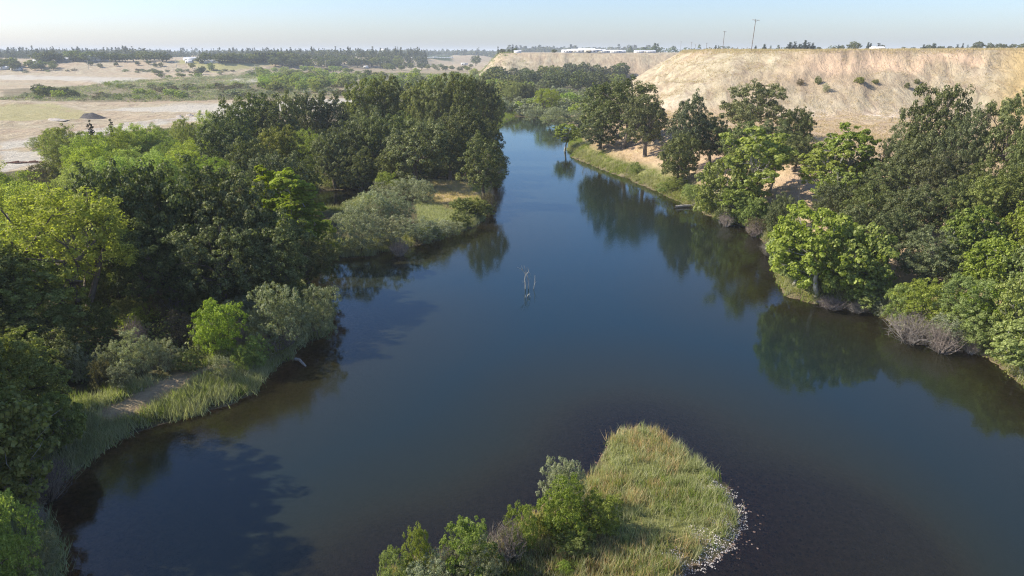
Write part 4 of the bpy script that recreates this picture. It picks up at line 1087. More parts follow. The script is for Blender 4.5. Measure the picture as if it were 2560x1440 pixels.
# ------------------------------------------------------------------ far woods that read as one mass
def wood(name, label, pts, mat, hm, wm, sprays, size, seed, cone=0.4):
    rng = np.random.default_rng(seed)
    P_, N_ = [], []
    for (x, y, g) in pts:
        h = hm * rng.uniform(.6, 1.35); w = wm * rng.uniform(.6, 1.3)
        n = sprays
        d = unit(rng.normal(size=(n, 3)))
        r = rng.uniform(.5, 1, (n, 1)) ** .5
        q = d * r
        if rng.random() < cone:
            zz = rng.uniform(0, 1, n); w *= .55; h *= 1.35
            q = np.stack([d[:, 0] * (1 - zz), d[:, 1] * (1 - zz), zz * 2 - 1], -1)
        p = q * [w / 2, w / 2, h / 2] + [x, y, g + h / 2]
        P_.append(p); N_.append(q + [0, 0, .4] + rng.normal(size=(n, 3)) * .4)
    v, f = leaf_quads(np.concatenate(P_), np.concatenate(N_), size, .8, rng)
    me_ = mesh_np(name, v, f, [M[mat]])
    return add_obj(name, me_, kind="stuff", label=label)
rng = np.random.default_rng(5)
def band(n, x0, x1, y0, y1, clump=250):
    out = []
    while len(out) < n:
        y = rng.uniform(y0, y1); u = rng.uniform(x0, x1); x = u * y
        if fbm(np.array([x / clump]), np.array([y / clump]), 77, 2)[0] < -0.12: continue
        out.append((x, y, float(gh(x, y))))
    return out
wood("far_treeline", "blue green wooded horizon beyond the plain on the left", band(1500, -1.0, -.12, 1500, 2600, 200), 'farleaf', 15, 26, 60, 4.2, 1)
wood("horizon_woods", "faint blue woods along the horizon", band(1300, -.9, .2, 2700, 5200, 500), 'farleaf', 17, 70, 40, 10, 2, .3)
wood("mesa_woods", "hazy woods beyond the bluff top", band(260, .16, .9, 1500, 3000, 300), 'farleaf', 11, 34, 50, 5, 3, .3)

# trees on the bluff top, seen over its grassy rim
def on(px, Y): return (px - CX) / FPX * Y * ct
RIM = [('far_conifer',1973,700,106,20),('far_conifer',1985,700,104,16),('far_conifer',1997,720,110,12),('far_conifer',2010,700,101,18),('far_conifer',2020,700,106,16),
 ('far_conifer',2030,700,107,14),('far_oak_tree',2046,760,117,14),('far_conifer',1788,900,113,10),('far_conifer',1795,900,114,9),('far_conifer',1910,820,110,14),
 ('far_conifer',1888,820,114,10),('far_oak_tree',2083,760,117,18),('far_conifer',2095,760,112,12),('far_oak_tree',2104,760,113,14),('far_oak_tree',2133,700,104,34),
 ('far_conifer',2168,760,106,12),('far_conifer',2174,760,108,10),('far_conifer',2194,760,108,16),('far_oak_tree',2204,760,112,14),('far_oak_tree',2257,900,117,16),
 ('far_oak_tree',2282,900,118,18),('far_conifer',2307,800,111,12),('far_oak_tree',2320,800,112,22),('far_conifer',2334,800,109,14),('far_oak_tree',2350,800,115,20),
 ('far_oak_tree',2372,800,115,20),('far_conifer',2391,800,111,12),('far_conifer',2404,800,108,8),('far_oak_tree',2443,700,104,30),('far_oak_tree',2472,700,107,20),
 ('far_oak_tree',2500,720,109,34),('far_oak_tree',2530,720,110,28),('far_oak_tree',2556,700,108,26)]
RIML = {0:"leftmost dark conifer of the dense pair behind the bluff rim",1:"second conifer of the dense group behind the bluff rim",3:"spired conifer, highest of the second group behind the rim",
 14:"broad round grey tree behind the bluff rim",28:"large rounded grey tree toward the right end of the rim",7:"tiny conifer right of the leaning utility pole",9:"small fuzzy conifer right of the two tiny ones"}
rc = []; rt = []
for i, (k, px, Y, pt, w) in enumerate(RIM):
    x = on(px, Y); g = float(gh(x, Y))
    h = top_at(px, pt, Y) - g
    lab = RIML.get(i)
    if lab is None:
        lab = "dark conifer behind the grassy bluff rim" if 'conifer' in k else "hazy rounded tree behind the grassy bluff rim"
        gr = "conifers behind the bluff rim" if 'conifer' in k else "rounded trees behind the bluff rim"
    else: gr = None
    o = put(k, x, Y, g, w / FPX * Y * ct, max(h, 2), lab, gr, rot=0)
    if gr: (rc if 'conifer' in k else rt).append((px, 0, o))
order_labels(rc, "other conifers behind the bluff rim", False)
order_labels(rt, "other rounded trees behind the bluff rim", False)
# on the far mesa
for px, Y, pt, w, k, lab in [(1245,900,116,4,'cypress_tree',"slim cypress at the left end of the far mesa"),(1281,900,117,4,'cypress_tree',"slim cypress rising from the far mesa's dark tree group"),
    (1291,900,119,3,'cypress_tree',"thinner cypress rightmost on the far mesa"),(1256,900,122,18,fo,"dark round tree beside the far mesa's left cypress"),
    (1272,900,123,10,fo,"greyish round tree between the far mesa's dark trees"),(1288,900,120,18,fo,"darkest round tree on the far mesa"),
    (1386,900,123,16,fo,"lone bush shaped tree on the bare far mesa")]:
    x = on(px, Y); g = float(gh(x, Y))
    put(k, x, Y, g, w / FPX * Y * ct, max(top_at(px, pt, Y) - g, 2), lab, None, rot=0)
# poplar row
pl = []
for i in range(7):
    px = 642 + i * 8; x, y, g = ground_at(px, 156)
    pl.append((px, 0, put('cypress_tree', x, y, g, 5, 15, "tall narrow poplar", "row of tall poplars")))
order_labels(pl, "tall poplar row on the far plain")

# ------------------------------------------------------------------ ground cover
def scatter_ground(n, x0, x1, y0, y1, cond, seed):
    r_ = np.random.default_rng(seed)
    x = r_.uniform(x0, x1, n); y = r_.uniform(y0, y1, n)
    k = cond(x, y)
    return x[k], y[k], r_
def tufts(name, label, x, y, rng_, mat, h, spread, blades, width, lean=.5):
    n = len(x)
    z = gh(x, y)
    px = np.repeat(x, blades) + rng_.normal(size=n * blades) * spread
    py = np.repeat(y, blades) + rng_.normal(size=n * blades) * spread
    pz = np.repeat(z, blades)
    m_ = n * blades
    hh = h * rng_.uniform(.45, 1.25, m_)
    a_ = rng_.uniform(0, 6.28, m_)
    lx = rng_.normal(size=m_) * lean * hh; ly = rng_.normal(size=m_) * lean * hh
    wx = np.cos(a_) * width * .5; wy = np.sin(a_) * width * .5
    b0 = np.stack([px - wx, py - wy, pz - .05], -1); b1 = np.stack([px + wx, py + wy, pz - .05], -1)
    t_ = np.stack([px + lx, py + ly, pz + hh], -1)
    v = np.stack([b0, b1, t_], 1).reshape(-1, 3)
    f = np.arange(m_ * 3).reshape(-1, 3)
    me_ = mesh_np(name, v, f, [M[mat]])
    return add_obj(name, me_, kind="stuff", label=label)
def clumps(name, label, x, y, r_, mat, w, h, sprays, size, aspect=.6):
    n = len(x); z = gh(x, y)
    s_ = r_.uniform(.5, 1.4, n)
    d = unit(r_.normal(size=(n * sprays, 3))); d[:, 2] = np.abs(d[:, 2])
    rr = r_.uniform(.4, 1, (n * sprays, 1)) ** .6
    S_ = np.repeat(s_, sprays)[:, None]
    p = np.repeat(np.stack([x, y, z], -1), sprays, 0) + d * rr * S_ * [w / 2, w / 2, h]
    v, f = leaf_quads(p, d + r_.normal(size=d.shape) * .6 + [0, 0, .3], size, aspect, r_)
    return add_obj(name, mesh_np(name, v, f, [M[mat]]), kind="stuff", label=label)
BAR = pxl([(1700,1450),(1710,1400),(1760,1375),(1740,1345),(1790,1290),(1800,1230),(1830,1235),(1858,1300),(1850,1345),(1800,1400),(1720,1420),(1710,1480)])
barf = lambda x, y: sdist(x, y, BAR) + 3.4 * fbm(x / 1.2, y / 1.2, 5, 4) + .15
isl = lambda x, y: (sdist(x, y, ISLAND) > 0.05) & (barf(x, y) < np.random.default_rng(4).uniform(-.2, 1.2, len(x)))
x, y, r_ = scatter_ground(9000, -14, 26, 24, 62, isl, 1)
tufts("grass", "tall pale green grass covering the islet", x, y, r_, 'reed', 0.75, .16, 14, .045, .35)
x, y, r_ = scatter_ground(5200, -14, 26, 24, 62, lambda x, y: isl(x, y) & (fbm(x / 3, y / 3, 8, 3) > .05), 2)
tufts("fresh_grass", "fresh green grass patches on the islet", x, y, r_, 'grassy', 0.7, .2, 12, .05, .35)
x, y, r_ = scatter_ground(5200, -14, 26, 24, 62, lambda x, y: isl(x, y) & (fbm(x / 4 + 9, y / 4, 14, 3) > .02), 31)
tufts("straw_grass", "straw coloured dry grass patches on the islet", x, y, r_, 'hay', 0.8, .2, 11, .05, .35)
x, y, r_ = scatter_ground(5200, -14, 26, 24, 40, lambda x, y: isl(x, y) & (sdist(x, y, pxl([(1240,1440),(1290,1385),(1400,1365),(1500,1400),(1520,1480),(1200,1500)])) > 0), 32)
tufts("brown_grass", "brown trampled grass at the near end of the islet", x, y, r_, 'brown', 0.5, .2, 14, .05, .6)
PATH = pxl([(215,1045),(300,1012),(400,965),(500,930),(590,905),(600,925),(520,950),(440,990),(330,1035),(250,1060)], 1.2)
def shore(x, y, d0, d1):
    s_ = gsd(x, y); return (s_ > d0) & (s_ < d1) & (sdist(x, y, ISLAND) < -4) & ((y > 30)) & (sdist(x, y, PATH) < .2)
x, y, r_ = scatter_ground(110000, -75, 75, 30, 380, lambda x, y: shore(x, y, 0.0, 4.5) & (fbm(x / 7, y / 7, 18, 3) > -.25), 3)
tufts("bank_grass", "green grass fringing the river banks", x, y, r_, 'grassy', 0.8, .28, 12, .07, .4)
x, y, r_ = scatter_ground(90000, -75, 60, 34, 240, lambda x, y: shore(x, y, 0.0, 3.2) & (fbm(x / 5, y / 5, 28, 3) > -.05), 4)
tufts("reeds", "tall yellowish reeds at the water's edge", x, y, r_, 'reed', 1.25, .25, 10, .07, .3)
x, y, r_ = scatter_ground(90000, -62, -8, 34, 112, lambda x, y: shore(x, y, 0.0, 5.5) & (fbm(x / 4, y / 4, 19, 3) > -.3), 33)
tufts("shore_grass", "thick green and straw grass on the near west bank", x, y, r_, 'reed', 0.95, .3, 8, .07, .4)
x, y, r_ = scatter_ground(60000, -62, -8, 34, 112, lambda x, y: shore(x, y, 0.5, 6) & (fbm(x / 3, y / 3, 29, 3) > .0), 34)
tufts("lush_grass", "lush green grass patches on the near west bank", x, y, r_, 'grassy', 0.9, .3, 8, .07, .4)
x, y, r_ = scatter_ground(30000, 15, 75, 55, 240, lambda x, y: (sdist(x, y, RIGHT_LAND) > -.3) & (sdist(x, y, RIGHT_LAND) < 2.2), 35)
clumps("bank_weeds", "dark weeds and roots along the east waterline", x[:1500], y[:1500], r_, 'oak_olive', 1.3, .9, 30, .16)
peni = lambda x, y: (sdist(x, y, pxl([(1060,448),(1210,460),(1225,520),(1180,560),(1060,600),(1040,520)], 1.2)) > 0) & (gsd(x, y) > 0)
x, y, r_ = scatter_ground(30000, -25, 5, 105, 200, peni, 6)
up = sdist(x, y, pxl([(1060,440),(1215,450),(1232,530),(1130,530),(1070,510)], 1.2)) + 3 * fbm(x / 4, y / 4, 66, 3) > 0
tufts("golden_grass", "golden dry grass on the upper peninsula", x[up][::2], y[up][::2], r_, 'hay', 0.45, .3, 7, .06, .5)
tufts("green_gold_grass", "yellow green grass on the lower peninsula bank", x[~up], y[~up], r_, 'reed', 0.6, .3, 8, .07, .4)
clr = lambda x, y: (sdist(x, y, pxl([(260,805),(300,770),(380,755),(420,775),(380,805),(300,815)], 1.5)) > 0)
x, y, r_ = scatter_ground(60000, -70, -20, 60, 110, clr, 7)
tufts("clearing_grass", "sunny green grass in the woodland clearing", x, y, r_, 'grassy', 0.5, .3, 10, .06, .4)
# dry grass on the bluff and along its rim
def bluffc(x, y):
    h_ = gh(x, y); return (h_ > 9) & (y > 120) & (fbm(x / 6, y / 6, 38, 3) > -.15)
x, y, r_ = scatter_ground(45000, 50, 260, 140, 440, bluffc, 8)
tufts("dry_grass", "bleached dry grass tussocks on the bluff", x, y, r_, 'hay', 0.45, .5, 5, .14, .6)
x, y, r_ = scatter_ground(60000, 80, 330, 130, 460, lambda x, y: (gh(x, y) > 31.2), 9)
tufts("rim_grass", "feathery dry grass along the bluff rim", x, y, r_, 'hay', 0.9, .5, 6, .12, .4)
x, y, r_ = scatter_ground(26000, 20, 130, 60, 330, lambda x, y: (sdist(x, y, RIGHT_LAND) > 4) & (gh(x, y) < 12) & (fbm(x / 5, y / 5, 48, 3) > .08), 10)
tufts("slope_grass", "dry straw grass on the sandy slope", x, y, r_, 'hay', 0.45, .4, 8, .06, .5)
# undergrowth filling the woods
WOODP = pxl([(-700,430),(-60,440),(120,470),(150,345),(330,335),(560,320),(870,310),(880,232),(1235,205),(1245,300),(1215,430),(1080,440),(960,500),(900,455),(800,460),(790,650),(740,690),(820,850),(650,900),(420,920),(200,1010),(-100,1200),(-900,1440)], 1.5)
inw = lambda x, y: (sdist(x, y, WOODP) > 0) & (gsd(x, y) > 1.0) & (sdist(x, y, pxl([(260,805),(300,770),(380,755),(420,775),(380,805),(300,815)], 1.5)) < 0)
x, y, r_ = scatter_ground(16000, -150, 10, 40, 420, inw, 11)
clumps("undergrowth", "dark leafy undergrowth filling the west wood", x, y, r_, 'oak_olive', 3.2, 1.9, 46, .34)
x, y, r_ = scatter_ground(5200, -150, 10, 60, 420, lambda x, y: inw(x, y) & (fbm(x / 12, y / 12, 58, 3) > 0), 12)
clumps("grey_undergrowth", "grey green scrub between the trees of the west wood", x, y, r_, 'silver', 2.6, 1.7, 50, .24, .35)
eb = lambda x, y: (sdist(x, y, RIGHT_LAND) > .5) & (gh(x, y) < 9.5) & (y < 150) & (fbm(x / 9, y / 9, 68, 3) > -.05)
x, y, r_ = scatter_ground(800, 30, 120, 50, 150, eb, 13)
clumps("bank_undergrowth", "leafy scrub between the trees of the east bank", x, y, r_, 'oak_olive', 2.4, 1.5, 60, .28)
SCR = pxl([(-40,250),(60,240),(100,225),(260,215),(300,205),(640,186),(900,176),(1250,180),(1480,240),(1480,300),(1300,290),(1240,270),(880,240),(640,250),(330,254)], 2)
x, y, r_ = scatter_ground(15000, -420, 60, 250, 1000, lambda x, y: (sdist(x, y, SCR) > 0) & (gsd(x, y) > 1) & (fbm(x / 25, y / 25, 78, 3) > -.12), 14)
clumps("scrub", "low grey green scrub over the old gravel workings", x, y, r_, 'silver', 6, 2.2, 40, .55, .6)
x, y, r_ = scatter_ground(7000, -420, 60, 250, 1000, lambda x, y: (sdist(x, y, SCR) > 0) & (gsd(x, y) > 1) & (fbm(x / 20, y / 20, 88, 3) > .02), 15)
clumps("dry_scrub", "brown dry scrub over the old gravel workings", x, y, r_, 'brown', 6, 1.8, 30, .5, .6)
x, y, r_ = scatter_ground(7000, -420, 60, 250, 1000, lambda x, y: (sdist(x, y, SCR) > 0) & (gsd(x, y) > 1) & (fbm(x / 30, y / 18, 98, 3) > .06), 16)
clumps("green_scrub", "fresh green scrub over the old gravel workings", x, y, r_, 'willow', 5.5, 2.4, 36, .5, .6)
# stones
def stones(name, label, x, y, r_, mat, size, z=None):
    n = len(x); zz = np.maximum(gh(x, y), 0.0) if z is None else gh(x, y)
    s_ = size * r_.uniform(.4, 1.5, n) ** 1.0
    base = np.array([[1,0,0],[.3,.9,0],[-.8,.6,0],[-.8,-.6,0],[.3,-.9,0],[.45,.1,.55],[-.35,.2,.5],[-.1,-.5,.5]])
    fc = np.array([[0,1,5],[1,6,5],[1,2,6],[2,3,6],[3,7,6],[3,4,7],[4,0,7],[0,5,7],[5,6,7]])
    a_ = r_.uniform(0, 6.28, n); ca, sa = np.cos(a_), np.sin(a_)
    b = base[None] * s_[:, None, None] * r_.uniform(.7, 1.2, (n, 1, 3))
    v = np.stack([b[..., 0] * ca[:, None] - b[..., 1] * sa[:, None] + x[:, None], b[..., 0] * sa[:, None] + b[..., 1] * ca[:, None] + y[:, None], b[..., 2] + zz[:, None] - .02], -1).reshape(-1, 3)
    f = (fc[None] + 8 * np.arange(n)[:, None, None]).reshape(-1, 3)
    return add_obj(name, mesh_np(name, v, f, [M[mat]]), kind="stuff", label=label)
x, y, r_ = scatter_ground(60000, 5, 26, 28, 52, lambda x, y: (barf(x, y) > 0) & (gsd(x, y) > -.7), 20)
x, y = x[:15000], y[:15000]
stones("gravel", "bleached white stones along the islet's gravel bar", x, y, r_, 'stone', .052)
x, y, r_ = scatter_ground(40000, 6, 34, 24, 56, lambda x, y: (gh(x, y) < -.02) & (gh(x, y) > -.75) & (r_sh(x, y)), 21) if False else scatter_ground(16000, 6, 36, 24, 58, lambda x, y: (gh(x, y) < -.02) & (gh(x, y) > -.9) & (np.random.default_rng(3).random(len(x)) < np.exp(-np.clip(-sdist(x, y, ISLAND), 0, 99) / 4.5)), 21)
stones("riverbed_stones", "reddish brown stones under the shallow water beside the islet", x, y, r_, 'wetstone', .12, z=1)

# ------------------------------------------------------------------ small things
def box(cx, cy, cz, sx, sy, sz):
    v = np.array([[x * sx / 2 + cx, y * sy / 2 + cy, z * sz / 2 + cz] for z in (-1, 1) for y in (-1, 1) for x in (-1, 1)])
    f = np.array([[0,2,3,1],[4,5,7,6],[0,1,5,4],[2,6,7,3],[0,4,6,2],[1,3,7,5]])
    return v, f
def mk(name, parts, mat, parent=None, **kw):
    v, f = join(parts)
    return add_obj(name, mesh_np(name, v, f, [M[mat]]), parent, **kw)
def pole(x, y, g, h, label, group, mat='pole', arm=2.6, arms=1, lean=0.0, r=0.16, rot=0.3):
    root = add_obj("utility_pole", None, None, (x, y, g), (0, lean, rot), label=label, category="utility pole", group=group)
    mk("post", [tube([[0,0,-1],[0,0,h/2],[0,0,h]], [r, r*.85, r*.65], 8)], mat, root)
    for k in range(arms):
        z = h - .45 - k * 1.3
        ca = mk("crossarm", [box(0, -.17, z, arm, .12, .14), tube([[-arm*.28,-.17,z],[0,-.17,z-.8]],[.03,.03],4), tube([[arm*.28,-.17,z],[0,-.17,z-.8]],[.03,.03],4)], mat, root)
        for s_ in (-.47, -.36, .36, .47):
            mk("insulator", [tube([[s_*arm,-.17,z+.07],[s_*arm,-.17,z+.2],[s_*arm,-.17,z+.32]],[.05,.09,.04],6)], 'roofgrey', ca)
    return root
# on the bluff: foot pixel x, distance, top pixel y
BP = "utility poles on the bluff top"
for px, Y, pt, lab, ar, ln in [(1878, 300, 47, "tall leaning utility pole with crossarm on the bluff rim", 3.6, .045),
    (1806, 470, 77, "thin utility pole left of the tall leaning pole", 2.6, .02),
    (1727, 760, 105, "tiny utility pole nearest the bluff's left end", 2.4, 0),
    (1737, 800, 111, "tiny faint utility pole right of the one by the bluff's end", 2.2, 0),
    (1765, 740, 107, "faint utility pole midway between the tiny pair and thin pole", 2.4, 0),
    (1701, 1000, 103, "faintest utility pole over the bluff's left shoulder", 2.4, 0)]:
    x = on(px, Y); g = float(gh(x, Y)); hh = top_at(px, pt, Y) - g
    pole(x, Y, g, hh, lab, BP, arm=ar, lean=ln, r=.17 if Y < 400 else .2, rot=.35)
VP = "pale utility poles on the plain"
for px, pb, pt, lab in [(222,174,108,"pale utility pole right of the yard trees at the far left"),(442,172,112,"pale utility pole on the dry field left of the vineyard strip"),
    (639,190,137,"pale utility pole in front of the poplar row"),(815,172,138,"pale utility pole beside the grove's white house"),
    (964,173,138,"pale utility pole before the round orchard trees"),(1131,171,139,"pale utility pole left of the white trailer")]:
    x, y, g = ground_at(px, pb)
    pole(x, y, g, min(top_at(px, pt, y) - g, 14), lab, VP, 'palepole', 2.4, r=.34)
for px, pb, pt, lab in [(752,236,194,"thin pole in the willow belt beside the dirt road"),(559,253,226,"short brown post beside the dirt road scrub")]:
    x, y, g = ground_at(px, pb); pole(x, y, g, top_at(px, pt, y) - g, lab, None, arm=1.2, r=.12)
# wooden frame by the dirt road
x, y, g = ground_at(768, 234)
r = add_obj("wooden_frame", None, None, (x, y, g), label="pale H shaped wooden frame beside the dirt road", category="fence frame")
for s_ in (-2.5, 2.5): mk("post", [box(s_, 0, 1.9 if s_ > 0 else 1.3, .25, .25, 3.9 if s_ > 0 else 2.7)], 'palepole', r)
mk("rail", [box(0, .02, 1.5, 4.7, .18, .22)], 'palepole', r)
# fence posts along the rim
fl = []
fp = mesh_np("fence_post", *join([tube([[0,0,-.3],[0,0,1.5]], [.09,.08], 6)]), [M['pole']])
for i, px in enumerate([1693, 1760, 1773, 1787, 1792, 1797, 1813, 1831, 1843, 1854, 1866, 1925, 1948, 2560-300]):
    Y = 330 + (1925 - px) * .35; x = on(px, Y); g = float(gh(x, Y))
    o = add_obj("fence_post", fp, None, (x, Y, g), (random.uniform(-.05,.05), random.uniform(-.08,.08), 0), (1.4, 1.4, random.uniform(.9, 1.35)),
        label="weathered wooden fence post along the bluff rim", category="fence post", group="fence posts along the bluff rim")
    fl.append((px, 0, o))
order_labels(fl, "wooden fence posts along the bluff rim", False)
# dead snag standing in the river
def snag():
    x, y = P(1316, 722, 0)
    r = add_obj("dead_tree", None, None, (x, y, 0), label="bleached dead snag sticking up from the middle of the river", category="dead tree")
    r.scale = (1.25, 1.25, 1.2)
    parts = [tube([[-.1,0,-2],[-.12,0,.5],[-.18,0,1.2],[-.1,.1,1.8]],[.07,.06,.05,.045],6),
             tube([[.22,0,-2],[.24,0,.7],[.16,.05,1.3],[.02,.05,1.85]],[.065,.055,.05,.045],6)]
    mk("trunk", parts, 'palebark', r)
    for pts_, rr_ in (([[-.1,.1,1.75],[-.35,.1,2.2],[-.75,.1,2.5],[-1.05,.1,2.65]],.045), ([[-.4,.1,2.2],[-.5,.1,2.6],[-.62,.1,2.95]],.035), ([[0,.05,1.8],[-.12,.1,2.3],[-.3,.1,2.9]],.045),
                      ([[0,.05,1.8],[.25,0,2.15],[.4,0,1.95],[.45,0,1.6]],.045), ([[.25,0,2.15],[.2,.1,2.6]],.025), ([[-.15,0,1.0],[-.42,0,.75],[-.5,0,1.05]],.03),
                      ([[.2,0,1.1],[.5,0,1.4]],.025), ([[-.12,.1,1.9],[.1,.1,2.4],[.05,.1,2.7]],.03)):
        n_ = len(pts_)
        mk("branch", [tube(pts_, [rr_ * (1 - .7 * q / (n_ - 1)) for q in range(n_)], 5)], 'palebark', r)
    b = add_obj("dead_branch", None, None, (x + 1.1, y - .1, 0), label="slender forked white branch standing in the water right of the snag", category="dead branch")
    mk("stem", [tube([[-.25,0,-1],[0,0,.45],[.12,0,.9],[.1,0,1.5],[.12,0,2.1]],[.05,.05,.045,.035,.02],5)], 'palebark', b)
    mk("twig", [tube([[.12,0,.9],[.4,0,1.15]],[.035,.015],4)], 'palebark', b)
    mk("twig", [tube([[.12,0,1.95],[-.05,0,1.95]],[.02,.01],4)], 'palebark', b)
    x2, y2 = P(1321, 743, 0)
    o = mk("dead_branch", [tube([[-.45,0,-.3],[-.4,0,.35]],[.05,.03],5), tube([[-.3,0,-.2],[-.1,0,.25],[.05,0,.45],[.15,0,.4],[.3,0,-.1]],[.05,.06,.06,.05,.04],5), tube([[.15,0,.35],[.2,0,.6]],[.03,.015],4)],
       'palebark', loc=(x2, y2, 0), label="low curled white branch breaking the surface in front of the snag", category="dead branch")
snag()
# logs
def log(px, py, L_, ang, rad, label, mat='deadwood', z=.1):
    x, y, g = ground_at(px, py)
    r = add_obj("log", None, None, (x, y, max(g, 0) + z), (0, 0, ang), label=label, category="log")
    mk("trunk", [tube([[-L_/2,0,.1],[-L_*.15,.1,.2],[L_*.2,-.05,.15],[L_/2,0,-.1]],[rad,rad*.9,rad*.8,rad*.5],8)], mat, r)
    mk("branch", [tube([[-L_*.2,0,.1],[-L_*.33,.25,.1+L_*.09]],[rad*.4,rad*.1],5)], mat, r)
    mk("branch", [tube([[L_*.1,0,.2],[L_*.3,-.5,.5]],[rad*.35,rad*.1],5)], mat, r)
log(752, 910, 2.2, -.75, .17, "pale log lying at the water's edge below the grassy point")
log(1722, 518, 6.5, .25, .32, "large bleached log on the east shore below the light bush")
log(1745, 512, 3.0, .6, .2, "smaller bleached log resting beside the large one")
log(2330, 862, 4.0, -.5, .14, "bleached trunk in front of the grey dead brush")
log(2420, 880, 1.8, 1.2, .1, "short grey log end poking from the east shore")
log(2085, 762, 4.5, -.2, .16, "pale log lying under the great riverside sycamore")
log(1830, 562, 3.0, .3, .14, "grey roots log beneath the light green tree")
# gravel heap and rusty pipes on the flat
x, y, g = ground_at(232, 296)
def heap(x, y, g, w, d, h, label, mat, seed):
    rr = np.random.default_rng(seed); n = 36
    u = np.linspace(-1, 1, n); X, Y = np.meshgrid(u, u)
    Z = np.clip(1 - np.hypot(X * .98, Y), 0, 1) + .5 * np.clip(.75 - np.hypot((X + .55) * 1.8, Y * 1.4), 0, 1)
    Z = np.clip(Z, 0, 1) * h + .25 * fbm(X * 6 + seed, Y * 6, seed, 4) * (Z > 0) - .15
    v = np.stack([X * w / 2, Y * d / 2, Z], -1).reshape(-1, 3)
    i = np.arange(n * n).reshape(n, n)
    f = np.stack([i[:-1,:-1], i[:-1,1:], i[1:,1:], i[1:,:-1]], -1).reshape(-1, 4)
    return add_obj("gravel_heap", mesh_np("gravel_heap", v, f, [M[mat]]), None, (x, y, g), label=label, category="gravel heap")
heap(x, y, g, 13, 9, 3.0, "dark pointed gravel heap on the pale flat", 'gravelpile', 3)
x, y, g = ground_at(140, 300); heap(x, y, g, 10, 5, 1.0, "low brown rubble heap left of the pointed gravel heap", 'tanwall', 5)
for i, (px, py, lab) in enumerate([(450,293,"leftmost straw coloured mound along the dirt track"),(475,290,"straw coloured mound right next to the leftmost one"),(498,287,"straw coloured mound at the right end of the track")]):
    x, y, g = ground_at(px, py); o = heap(x, y, g, 5, 3.5, 1.3, lab, 'tanwall', 20 + i); o.name = "dirt_mound"; o["category"] = "dirt mound"
x, y, g = ground_at(62, 408)
r = add_obj("pipe_stack", None, None, (x, y, g), (0, 0, .12), label="rusty pipes and scrap dumped beside the track at the left edge", category="scrap pile")
rr = random.Random(4)
for i in range(16):
    cx, cy = rr.uniform(-4, 4), rr.uniform(-.6, .6); L2 = rr.uniform(2, 5); a_ = rr.uniform(-.3, .3); zz = .12 + .3 * rr.random()
    mk("pipe", [tube([[cx - L2/2*math.cos(a_), cy - L2/2*math.sin(a_), zz], [cx + L2/2*math.cos(a_), cy + L2/2*math.sin(a_), zz + rr.uniform(-.05,.3)]], [.11,.11], 6)], 'rust', r)

# ------------------------------------------------------------------ distant buildings
def shed(px, py, w, d, h, label, group=None, wall='white', roof='roofgrey', cat='shed', name='shed', rot=0.0, doors=1, rh=.35, z=None, wins=0, Y=None):
    if Y is None: x, y, g = ground_at(px, py)
    else: x, y = on(px, Y), Y; g = float(gh(x, y))
    r = add_obj(name, None, None, (x, y, g), (0, 0, rot), label=label, category=cat, group=group)
    mk("wall", [box(0, 0, h / 2 - .3, w, d, h + .6)], wall, r)
    rz = h + rh * d / 2
    v = np.array([[-w/2-.3,-d/2-.3,h+.02],[w/2+.3,-d/2-.3,h+.02],[w/2+.3,0,rz],[-w/2-.3,0,rz],[-w/2-.3,d/2+.3,h+.02],[w/2+.3,d/2+.3,h+.02]])
    f = [[0,1,2,3],[3,2,5,4],[0,3,4,4],[1,5,2,2],[0,4,5,1]]
    me_ = bpy.data.meshes.new("roof"); me_.from_pydata([tuple(q) for q in v], [], [(0,1,2,3),(3,2,5,4),(0,3,4),(1,5,2),(0,4,5,1)]); me_.materials.append(M[roof])
    add_obj("roof", me_, r)
    for k in range(doors): mk("door", [box(-w * .3 + k * w * .3, -d / 2 - .04, h * .36, min(w * .16, 3.4), .1, h * .72)], 'darkglass', r)
    for k in range(wins): mk("window", [box(-w * .42 + (k + .5) * w * .84 / wins, -d / 2 - .05, h * .6, w * .84 / wins * .5, .1, h * .3)], 'darkglass', r)
    return r
shed(8, 174, 16, 9, 3.2, "pale shed leftmost among the yard trees")
shed(42, 175, 14, 8, 3.2, "long pale shed right of the leftmost yard shed")
shed(95, 157, 16, 9, 3.5, "grey roofed shed behind the yard trees")
shed(163, 152, 26, 9, 3.2, "long low pale building left of the arched greenhouses", wins=4)
shed(192, 152, 26, 9, 3.2, "long low building nearest the arched greenhouses", wins=4)
shed(478, 152, 22, 9, 4, "pale barn on the dry slope left of the grove")
shed(524, 157, 30, 10, 4, "long pale yellow barn at the edge of the grove", wins=3)
shed(474, 158, 10, 8, 3.6, "small white outbuilding right of the pale barn")
shed(845, 162, 10, 9, 6, "small white house among the bluish grove", wins=2, cat='house', name='house')
shed(1161, 163, 15, 8, 5, "white trailer beside the tall dome shaped eucalyptus", wins=2, cat='trailer', name='trailer', rh=.08)
shed(915, 170, 8, 5, 3, "low white vehicle shelter near the orchard line")
